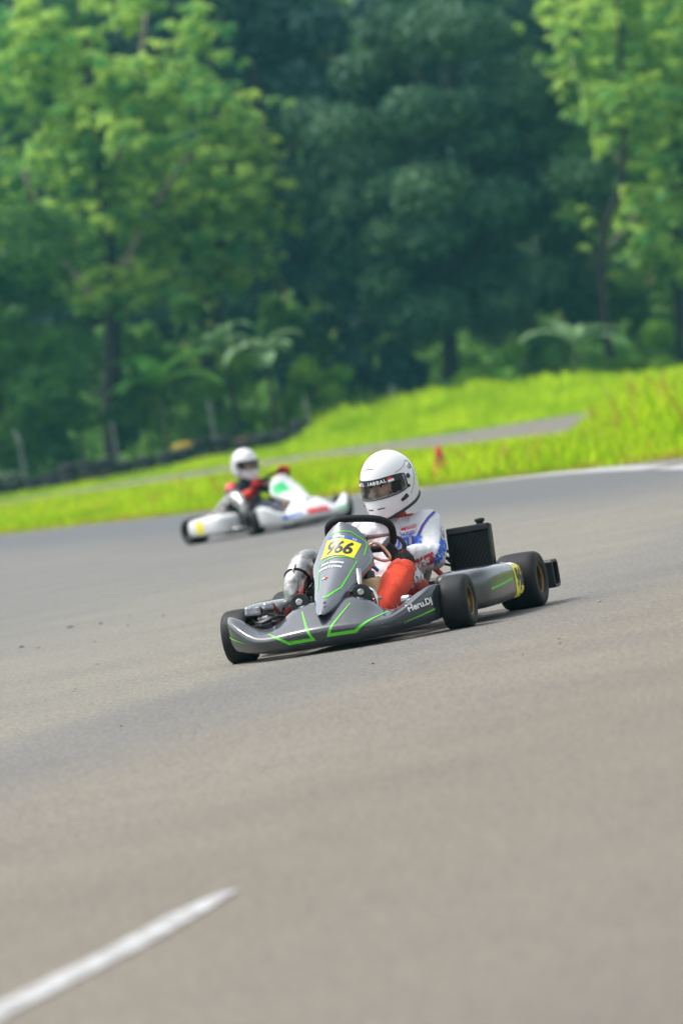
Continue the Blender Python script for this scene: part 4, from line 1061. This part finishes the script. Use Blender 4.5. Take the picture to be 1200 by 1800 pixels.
# 1 left tree with big leaves
pf = scatter_puffs(1, 105, ((-10.6, -1.6), (162.5, 170), (6.2, 17.5)), (.32, .8), inell(-6.2, 166, 11.8, 5.2, 4.2, 6.2))
tree('broadleaf_tree', 'tall light green broad-leaved tree with thick dark trunk at left', [([(-7.9, 166, .5), (-7.55, 166, 3), (-6.98, 166, 6.2), (-6.7, 166, 10.4), (-6.4, 166, 15)], [.42, .34, .30, .2, .1]), ([(-7.1, 166, 5.5), (-8.6, 166.2, 8), (-9.3, 166.5, 11)], [.2, .12, .05]), ([(-6.9, 166, 6.5), (-5, 165.5, 9), (-3.5, 165, 10.5)], [.18, .1, .05]), ([(-6.7, 166, 9.5), (-5.2, 166, 12.5), (-4.2, 165.5, 15.5)], [.14, .1, .04])], pf, 1450, .42, F_TEAK, 11, 'rosette')
tree('broadleaf_tree', 'slim dark-trunked tree right of the tall light green tree', [([(-4.1, 167.5, .5), (-3.95, 167.5, 3), (-3.2, 167.5, 7), (-2.7, 167.5, 8.5), (-2.4, 167.5, 10.5)], [.2, .17, .14, .1, .05]), ([(-3.3, 167.5, 6.3), (-4.6, 167.3, 7.8)], [.08, .03])], scatter_puffs(2, 30, ((-5.5, -.6), (164.5, 168.5), (5.6, 10.8)), (.3, .65), inell(-2.9, 167, 8.3, 2.3, 2, 2.6)), 480, .38, F_TEAK, 12, 'rosette')
# big dark tree in the centre: layered clumps
pf = scatter_puffs(4, 84, ((-.6, 10.6), (163, 171), (2.6, 15)), (.7, 1.5), inell(4.9, 167.5, 8.2, 5.4, 4.2, 6.6))
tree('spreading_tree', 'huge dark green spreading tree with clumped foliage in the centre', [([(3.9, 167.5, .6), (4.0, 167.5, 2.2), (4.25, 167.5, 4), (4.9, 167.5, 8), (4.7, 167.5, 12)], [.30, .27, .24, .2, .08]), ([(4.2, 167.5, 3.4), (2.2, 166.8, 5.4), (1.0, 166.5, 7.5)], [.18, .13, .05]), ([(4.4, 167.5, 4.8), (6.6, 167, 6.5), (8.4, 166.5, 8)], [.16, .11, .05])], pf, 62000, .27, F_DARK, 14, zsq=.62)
# dark trees further back
def back_tree(label, x, y, h, rx, seed, n=15000, mat=F_BACK, size=.30, group='shaded trees further back', low=.22):
    z0 = terrain(x, y); pf = scatter_puffs(seed, 42, ((x - rx, x + rx), (y - rx * .7, y + rx * .7), (z0 + h * low, z0 + h)), (.8, 1.5), inell(x, y, z0 + h * (.5 + low / 2), rx, rx * .75, h * (.52 - low / 2)))
    return tree('forest_tree', label, [([(x, y, z0), (x + .2, y, z0 + h * .3), (x - .1, y, z0 + h * .6), (x, y, z0 + h * .85)], [.28, .24, .16, .06]), ([(x, y, z0 + h * .35), (x + rx * .5, y - .3, z0 + h * .6)], [.12, .04]), ([(x, y, z0 + h * .4), (x - rx * .5, y - .3, z0 + h * .65)], [.12, .04])], pf, n, size, mat, seed, 'fine', group=group)
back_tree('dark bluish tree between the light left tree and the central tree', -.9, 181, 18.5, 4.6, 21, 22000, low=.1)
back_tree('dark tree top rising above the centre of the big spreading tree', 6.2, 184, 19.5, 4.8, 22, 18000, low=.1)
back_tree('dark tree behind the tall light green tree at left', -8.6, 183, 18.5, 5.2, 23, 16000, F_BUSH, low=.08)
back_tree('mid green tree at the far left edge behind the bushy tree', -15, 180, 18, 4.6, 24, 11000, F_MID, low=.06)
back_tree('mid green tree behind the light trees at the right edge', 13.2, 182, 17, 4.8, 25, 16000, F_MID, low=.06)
back_tree('green tree just outside the right edge of the picture', 20, 180, 17, 4.6, 26, 8000, F_MID, low=.06)
# right: light green trees
pf = scatter_puffs(6, 74, ((8.2, 14.5), (161, 167), (3.2, 15)), (.3, .7), inell(11.6, 164, 9.2, 3.3, 3.4, 6.2))
tree('broadleaf_tree', 'slender light green tree leaning right with dark forked trunk', [([(9.17, 163, .6), (9.2, 163, 2.2), (9.58, 163, 5.2), (10.66, 163, 7.4), (11.2, 163, 11), (11.5, 163, 14)], [.17, .15, .13, .11, .08, .04]), ([(9.5, 163, 4.8), (10.6, 163.4, 5.6), (11.8, 163.5, 7)], [.1, .08, .03]), ([(10.7, 163, 7.4), (9.9, 162.8, 9.6), (9.6, 162.6, 11.5)], [.08, .05, .02])], pf, 880, .36, F_TEAK, 16, 'rosette')
pf = scatter_puffs(7, 50, ((11, 18), (164, 170), (4, 15)), (.35, .8), inell(14.2, 167, 9.5, 3.6, 3, 5.6))
tree('broadleaf_tree', 'light green tree with straight dark trunk at the right edge', [([(11.65, 166, .3), (11.9, 166, 2.5), (12.28, 166, 5.2), (13.2, 166, 9), (13.8, 166, 13)], [.2, .18, .15, .11, .04]), ([(12.3, 166, 5.4), (14.4, 166.2, 7.5), (15.5, 166, 9)], [.1, .07, .03])], pf, 700, .36, F_TEAK, 17, 'rosette')
# left edge bushy tree
pf = scatter_puffs(8, 44, ((-14.5, -7.6), (159, 163), (.8, 10.6)), (.7, 1.25), inell(-11.0, 161, 5.5, 3.5, 2.2, 5.1))
tree('bushy_tree', 'dense rounded dark green bushy tree at the left edge', [([(-11.4, 163.5, .3), (-11.3, 163.5, 3), (-11.0, 163.5, 7)], [.25, .2, .08])], pf, 21000, .22, F_BUSH, 18)
# filler trees in the wood behind
wood = [('olive', F_BUSH), ('dark', F_BACK), ('green', F_MID)]
for i, (x, y, h) in enumerate([(-20, 196, 19), (-12.5, 199, 21), (-5, 197, 22), (2.5, 200, 22), (9.5, 198, 21.5), (17, 197, 20), (-9, 208, 24), (6, 210, 24), (-28, 184, 19), (-21.5, 172, 15), (26, 186, 19), (22, 171, 13)]):
    where = ['far left', 'left', 'left of centre', 'central', 'right of centre', 'far right', 'tallest left', 'tallest central', 'outermost left', 'short outer left', 'outermost right', 'short outer right'][i]
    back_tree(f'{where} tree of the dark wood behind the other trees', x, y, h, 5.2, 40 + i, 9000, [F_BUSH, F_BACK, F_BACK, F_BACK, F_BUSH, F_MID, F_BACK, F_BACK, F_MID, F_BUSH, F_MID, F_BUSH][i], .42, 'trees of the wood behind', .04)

# wooded hillside far behind: one mass
rs = np.random.RandomState(77); n = 26000
hx = rs.uniform(-42, 42, n); hy = rs.uniform(216, 285, n); hzz = np.array([terrain(a, c) for a, c in zip(hx, hy)])
bump_ = np.array([noise.noise((a * .28, c * .28, 5.0)) + .5 * noise.noise((a * .8, c * .8, 1.0)) for a, c in zip(hx, hy)])
pos = np.stack([hx, hy, hzz + .4 + 2.2 * np.clip(bump_ + .5, 0, 2) * rs.uniform(.75, 1.0, n)], 1)
ax = unit(n, rs); nr = unit(n, rs) * .7 + np.array((0, -.3, .8)); L = rs.uniform(.6, 1.3, n)
me = quads('hillside_wood', leaf_quads(pos, ax, nr, L, L * .6, .2), np.clip(.4 + .4 * bump_ + rs.normal(0, .2, n), 0, 1), F_BUSH)
tag(link('hillside_wood', me, F_BUSH), 'distant wooded hillside showing between the tree crowns', 'woodland', kind='stuff')

n = 40000
hx = rs.uniform(-38, 38, n); hy = 162.5 + 52 * rs.uniform(0, 1, n) ** 1.4; hzz = np.array([terrain(a, c) for a, c in zip(hx, hy)])
bump_ = np.array([noise.noise((a * .6, c * .6, 2.0)) for a, c in zip(hx, hy)])
pos = np.stack([hx, hy, hzz + rs.uniform(0, 1, n) * (.5 + .7 * np.clip(bump_ + .4, 0, 1)) * np.clip((hy - 162) / 6, .3, 1.6)], 1)
L = rs.uniform(.3, .65, n); nr = unit(n, rs) * .7 + np.array((0, -.3, .9))
me = quads('undergrowth', leaf_quads(pos, unit(n, rs), nr, L, L * .5, .2), np.clip(.4 + .5 * bump_ + rs.normal(0, .2, n), 0, 1), F_MID)
tag(link('undergrowth', me, F_MID), 'leafy green undergrowth covering the floor of the wood', 'undergrowth', kind='stuff')

# ------------------------------------------------------------------ shrubs and big-leaved plants
def shrub(label, x, y, w_, h, seed, mat, n, size, mode='fine', group='shrubs below the trees', name='shrub'):
    z0 = terrain(x, y); k = max(4, int(w_ * h * 2.2))
    pf = scatter_puffs(seed, k, ((x - w_, x + w_), (y - .8, y + .8), (z0 + .1, z0 + h)), (.28, .55), inell(x, y, z0 + h * .4, w_, 1.0, h * .65))
    return tree(name, label, [([(x, y, z0), (x + .05, y, z0 + h * .3), (x, y, z0 + h * .7)], [.05, .04, .015])], pf, n, size, mat, seed, mode, group=group, cat='shrub', crown_name='foliage')
SH = [('bright green shrub mass between the slim trunk and the fan-leaved tree', -3.2, 166.2, 1.3, 3.2, F_BRIGHT, 1500, .24), ('bright green shrub right of the fan-leaved tree', -.9, 166.0, 1.4, 2.6, F_BRIGHT, 1500, .24),
      ('dark shrub behind the tyre barrier left of the thick trunk', -9.6, 164.6, 1.6, 3.4, F_BUSH, 2200, .24), ('dark shrub at the foot of the thick trunk', -6.5, 164.2, 1.3, 2.6, F_BUSH, 2000, .24), ('mid green shrub beside the slim trunk', -4.9, 164.6, 1.0, 2.2, F_MID, 1400, .22),
      ('dark undergrowth shrub left of the central trunk', 1.6, 168.5, 1.9, 3.2, F_BACK, 2600, .26), ('dark undergrowth shrub under the left side of the central tree', -.3, 170, 1.6, 4.0, F_BACK, 2600, .26),
      ('light green shrub right of the central trunk', 5.0, 165.5, .75, 1.5, F_BRIGHT, 1100, .2), ('yellow-green shrub under the right side of the central tree', 6.2, 166, 1.0, 1.7, F_BRIGHT, 1300, .2),
      ('green shrub left of the leaning right trunk', 7.7, 166.5, 1.2, 2.2, F_MID, 1700, .22), ('bright low shrub at the foot of the leaning right trunk', 8.6, 164.4, 1.2, 1.2, F_BRIGHT, 1400, .2), ('bright shrub right of the leaning right trunk', 10.4, 165, 1.2, 1.9, F_BRIGHT, 1600, .22), ('green shrub at the right edge below the straight trunk', 12.9, 164.5, 1.3, 2.4, F_MID, 1700, .22),
      ('leafy dark green shrub at the left edge by the barrier', -12.3, 162.4, 1.2, 1.6, F_MID, 1500, .2), ('tall mid green shrub filling the gap behind the fan-leaved tree', -1.8, 171, 2.0, 5.2, F_MID, 3000, .3), ('tall green shrub filling the gap behind the banana plant', -6.0, 171.5, 2.2, 5.6, F_MID, 3000, .3),
      ('tall green shrub behind the banana plant on the right', 8.2, 171, 2.2, 4.8, F_MID, 3000, .3), ('tall green shrub behind the right edge trees', 12.5, 171, 2.4, 5.2, F_MID, 3000, .3), ('tall dark shrub behind the left edge bushy tree', -11.5, 169, 2.6, 6, F_BUSH, 3200, .3)]
for i, (lb, x, y, w_, h, m, n, s) in enumerate(SH): shrub(lb, x, y - (2.2 if y < 168 else 1.0), w_, h, 60 + i, m, int(n * 1.3), s)
sh = shrub('small pale-flowered shrub behind the tyre barrier below the thick trunk', -8.05, 160.2, .34, .62, 90, F_PALE, 260, .12)
shrub('small pale weedy plant in front of the tyre barrier at the left edge', -11.0, 157.3, .5, .5, 91, F_PALE, 260, .12)

def blade_plant(name, label, x, y, leaves, mat, L, W, seed, stem_h, group, droop=1.0, z_add=0.0):
    """plant of long arching leaf blades, each blade a part"""
    rr = random.Random(seed); z0 = terrain(x, y); T = empty(name, (x, y, z0))
    MB().tube([(0, 0, -.2), (.04, 0, stem_h * .5), (0, 0, stem_h)], [.10, .08, .05], 8, smooth=3).build('stem', M('green_stem', (.09, .12, .04), .7) if 'banana' in name else BARK, T, True)
    for k in range(leaves):
        a = 2 * math.pi * k / leaves + rr.uniform(-.3, .3); l = L * rr.uniform(.75, 1.15); el = rr.uniform(.5, 1.25); d = Vector((math.cos(a), math.sin(a), 0)); sd = Vector((-d.y, d.x, 0)); rows = []
        p = Vector((0, 0, stem_h * rr.uniform(.85, 1.0))); e = el; N = 7
        for i in range(N + 1):
            t = i / N; w2 = W * (math.sin(math.pi * min(1, t * .93 + .05)) ** .6) * .5 if i else .02
            nn = (Vector((0, 0, 1)) * math.cos(e) - d * math.sin(e))
            rows.append([p - sd * w2 + nn * w2 * .35, p, p + sd * w2 + nn * w2 * .35])
            p = p + (d * math.cos(e) + Vector((0, 0, 1)) * math.sin(e)) * (l / N); e -= droop * .22
        me = MB().grid(rows); o = me.build('leaf', mat, T, True)
        at = o.data.attributes.new('tint', 'FLOAT', 'FACE'); v = rr.uniform(.1, .95); at.data.foreach_set('value', [v] * len(o.data.polygons))
    return tag(T, label, 'plant', group)
G2 = 'big-leaved plants below the trees'
blade_plant('banana_plant', 'banana plant with broad leaves right of the thick left trunk', -5.9, 161.0, 9, F_BAN, 2.4, .70, 1, 2.7, G2)
blade_plant('banana_plant', 'dark leaved banana plant behind the first fence posts', -8.7, 160.8, 7, F_BAN, 1.7, .5, 2, 1.6, G2)
blade_plant('banana_plant', 'banana plant with pale arching leaves left of the leaning right trunk', 7.9, 161.2, 8, F_PALE, 2.0, .46, 3, 1.6, G2)
blade_plant('banana_plant', 'small upright banana plant right of the central trunk', 5.6, 161.5, 5, F_BAN, 1.1, .3, 4, .5, G2)
blade_plant('fan_leaf_tree', 'slim fan-leaved tree with pale drooping leaves behind the far kart', -2.2, 160.8, 11, F_PALE, 1.65, .55, 5, 3.0, G2, 1.25)
blade_plant('fan_leaf_tree', 'small fan-leaved plant behind the last left fence post', -3.5, 161.4, 9, F_PALE, 1.5, .5, 6, 3.6, G2, 1.25)

# ------------------------------------------------------------------ barrier tyres, posts, cone
CONC = M('weathered_concrete', (.20, .20, .205), .9, var=.2, vscale=5, bump=.01, bscale=10)
OLD = M('old_tyre_rubber', (.020, .020, .022), .8, var=.5, vscale=6); YTY = M('yellow_painted_tyre', (.50, .34, .04), .7, var=.3, vscale=6); RTY = M('rusty_tyre', (.10, .05, .04), .8, var=.3, vscale=6)
def tyre_mesh():
    pr = [(.17, -.085), (.20, -.095), (.26, -.098), (.30, -.085), (.318, -.05), (.322, 0), (.318, .05), (.30, .085), (.26, .098), (.20, .095), (.17, .085), (.165, .04), (.17, -.085)]
    m = MB().rev(pr, (0, 0, 0), (0, 0, 1), 20); me = bpy.data.meshes.new('tyre'); me.from_pydata(m.V, [], m.F); me.shade_smooth(); return me
TM = tyre_mesh(); TM.materials.append(OLD); TY = TM.copy(); TY.materials[0] = YTY; TR = TM.copy(); TR.materials[0] = RTY
rr = random.Random(21)
BAR = [(-22, 158.5), (-15.5, 157.5), (-11.44, 157), (-9.18, 157), (-6.72, 157), (-3.87, 157), (-1.5, 157)]
x = -21.0; i = 0
while x < -1.4:
    y = lin(BAR, x)
    for lv in range(3):
        if lv == 2 and rr.random() < .55 and not abs(x + 5.35) < .33: continue
        if lv == 1 and (rr.random() < .22 and abs(x + 5.4) > .5): continue
        yel = abs(x + 5.35) < .33 and lv == 2
        o = bpy.data.objects.new('barrier_tyre', TY if yel else (TR if rr.random() < .04 else TM)); COL.objects.link(o)
        o.location = (x + rr.uniform(-.05, .05), y + rr.uniform(-.12, .12), terrain(x, y) + .14 + lv * .195 + rr.uniform(-.01, .02)); o.rotation_euler = (rr.uniform(-.12, .12), rr.uniform(-.12, .12), rr.uniform(0, 6))
        if yel: tag(o, 'yellow painted tyre on top of the black tyre barrier', 'tyre')
        else: tag(o, ['black tyre lying in the bottom row of the long left barrier', 'black tyre lying in the middle row of the long left barrier', 'black tyre lying loose on top of the long left barrier'][lv], 'tyre', ['bottom row tyres of the left barrier', 'middle row tyres of the left barrier', 'top tyres of the left barrier'][lv])
    x += rr.uniform(.58, .68)
for x in (10.6, 11.25, 11.9, 12.55):
    for lv in range(4):
        o = bpy.data.objects.new('barrier_tyre', TM); COL.objects.link(o); o.location = (x, 164.2 + rr.uniform(-.1, .1), terrain(x, 164.2) + .16 + lv * .195); o.rotation_euler = (rr.uniform(-.1, .1), rr.uniform(-.1, .1), 0)
        tag(o, ['black tyre in the lowest row of the short right barrier', 'black tyre in the second row from the ground of the short right barrier', 'black tyre in the third row from the ground of the short right barrier', 'black tyre in the top row of the short right barrier'][lv], 'tyre', ['lowest tyres of the right barrier', 'second row tyres of the right barrier', 'third row tyres of the right barrier', 'top tyres of the right barrier'][lv])
for x, h, lb in ((-10.5, 2.0, 'leftmost grey concrete fence post with bent top by the left edge'), (-7.43, 1.75, 'grey concrete fence post in front of the thick left trunk'), (-4.2, 1.85, 'grey concrete fence post below the slim left tree'), (-1.1, 1.35, 'grey fence post behind the right end of the tyre barrier'), (1.75, 1.1, 'grey fence post at the left foot of the big central tree')):
    z0 = terrain(x, 158); p = MB(); s = .045; rows = []; bt_ = 1 if x < -10 else .08
    for z, dy, dx in ((-.3, 0, 0), (h * .8, 0, 0), (h * .86, .03 * bt_, -.01 * bt_), (h, .18 * bt_, -.12 * bt_)):
        rows.append([(dx + a * s, dy + c * s, z) for a, c in ((-1, -1), (1, -1), (1, 1), (-1, 1))])
    p.grid(rows, closed=True); n = len(p.V); p.F += [(n - 4, n - 3, n - 2, n - 1)]
    o = p.build('fence_post', CONC, None, False, bevel=.012); o.location = (x, 158, z0); tag(o, lb, 'post', 'fence posts along the barrier')
C = empty('traffic_cone', (1.22, 50.2, .0)); C.scale = (1.2, 1.2, 1.04)
CON = M('cone_red', (.62, .03, .015), .5, var=.15, vscale=6); CONW = M('cone_sleeve', (.34, .02, .02), .5)
MB().rev([(.105, .018), (.10, .03), (.030, .36), (.026, .375), (.0, .375)], (0, 0, 0), (0, 0, 1), 24).build('cone_body', CON, C, True)
MB().box((0, 0, .011), (.29, .29, .022)).build('base', CON, C, bevel=.01)
MB().rev([(.0725, .165), (.052, .26)], (0, 0, 0), (0, 0, 1), 24).build('sleeve', CONW, C, True)
tag(C, 'small red traffic cone standing in the grass beside the track', 'cone')

# ------------------------------------------------------------------ second kart and driver
def pod_print_white(pod, s):
    t = bvh(pod); decal('number_sticker', rect2d(-.06, .06, -.07, .065), t, (.27, s * .65, .165), Vector((-1, 0, 0)) * s, (0, 0, 1), YEL, pod, cell=.015)
ROT2 = R(-55)
def place2(px, py, qx, qy, rz):
    """root location so that kart-frame (px, py) stands at world (qx, qy)"""
    c, s = math.cos(rz), math.sin(rz); return (qx - (c * px - s * py), qy - (s * px + c * py), 0)
LOC2 = place2(1.05, -.55, -1.05, 30.0, ROT2)
K2, FO2, PO2 = build_kart('racing_kart', LOC2, ROT2, dict(steer=R(-10), rim=BLKM, bumper=.66, pod_len=.86, pod_x0=.03, pod_out=.05, frame=ALU, body=WHITE_BODY, panel=WHITE_BODY, pod=WHITE_BODY, swrot=R(20), pod_print=pod_print_white))
FO2.scale = (1.02, 1.02, 1.2); PO2.scale = (1.03, 1.28, .97)
tag(K2, 'white racing kart with a red front patch following behind', 'kart', 'racing karts')
ft2 = bvh(FO2); decal('red_patch', rect2d(-.13, .13, -.035, .035), ft2, (1.46, YC - .02, .145), (0, 1, 0), (-.5, 0, .85), REDP, FO2)
pt2 = bvh(PO2)
decal('green_patch', (np.array([(-.15, -.02), (-.02, -.06), (-.02, .10), (-.13, .12)]), [(0, 1, 2, 3)]), pt2, PC, PU, PW, GREENP, PO2, cell=.015)
decal('dark_patch', rect2d(-.05, .05, -.02, .02), pt2, PC - PW.normalized() * .30, PU, PW, INK, PO2)
for nm, sh, o_, m_ in (('sponsor_patch', rect2d(-.10, .10, -.02, .02), (1.40, YC - .30, .12), BLUEP), ('sponsor_patch', rect2d(-.07, .07, -.025, .025), (1.40, YC + .32, .12), GREENP), ('fairing_trim', rect2d(-.42, .42, -.012, .012), (1.46, YC, .055), INK)):
    decal(nm, sh, ft2, o_, (0, 1, 0), (-.15, 0, .98), m_, FO2, reach=.5)
P2, B2 = build_driver('person', LOC2, ROT2, dict(yaw=R(0), mats=[SUITD, SUITG, SUITD, SKIN, LINER, SUITR], swrot=R(20), gl=5, gr=18, name=False, glove=REDGLOVE, cuff=.45, pose=dict(ell=(.37, .27, .44), wrl=(.62, .17, .57), elr=(.36, -.25, .34), wrr=(.59, -.18, .45))))
tag(P2, 'driver in white helmet, dark suit and red gloves seated in the white kart', 'person', 'kart drivers')
bt2 = bvh(B2); decal('shoulder_patch', rect2d(-.06, .06, -.05, .05), bt2, (.16, -.19, .53), Vector((.5, .8, 0)), Vector((-.5, .3, .8)), REDP, B2, cell=.01, reach=.15)
decal('arm_stripe', rect2d(-.05, .05, -.03, .03), bt2, (.33, -.25, .34), Vector((.8, .5, 0)), (0, 0, 1), REDP, B2, cell=.01, reach=.15)

# ------------------------------------------------------------------ haze
HZ = bpy.data.materials.new('pale_haze'); HZ.use_nodes = True; t = HZ.node_tree; t.nodes.remove(t.nodes['Principled BSDF'])
pv = t.nodes.new('ShaderNodeVolumePrincipled'); pv.inputs['Color'].default_value = (.25, .85, 1.0, 1); pv.inputs['Density'].default_value = .00025; pv.inputs['Anisotropy'].default_value = .0
lk(t, pv.outputs[0], t.nodes['Material Output'].inputs['Volume'])
hz = MB().box((0, 610, 44), (3200, 2500, 92)).build('haze', HZ); tag(hz, 'thin pale haze in the air', 'haze', kind='stuff')
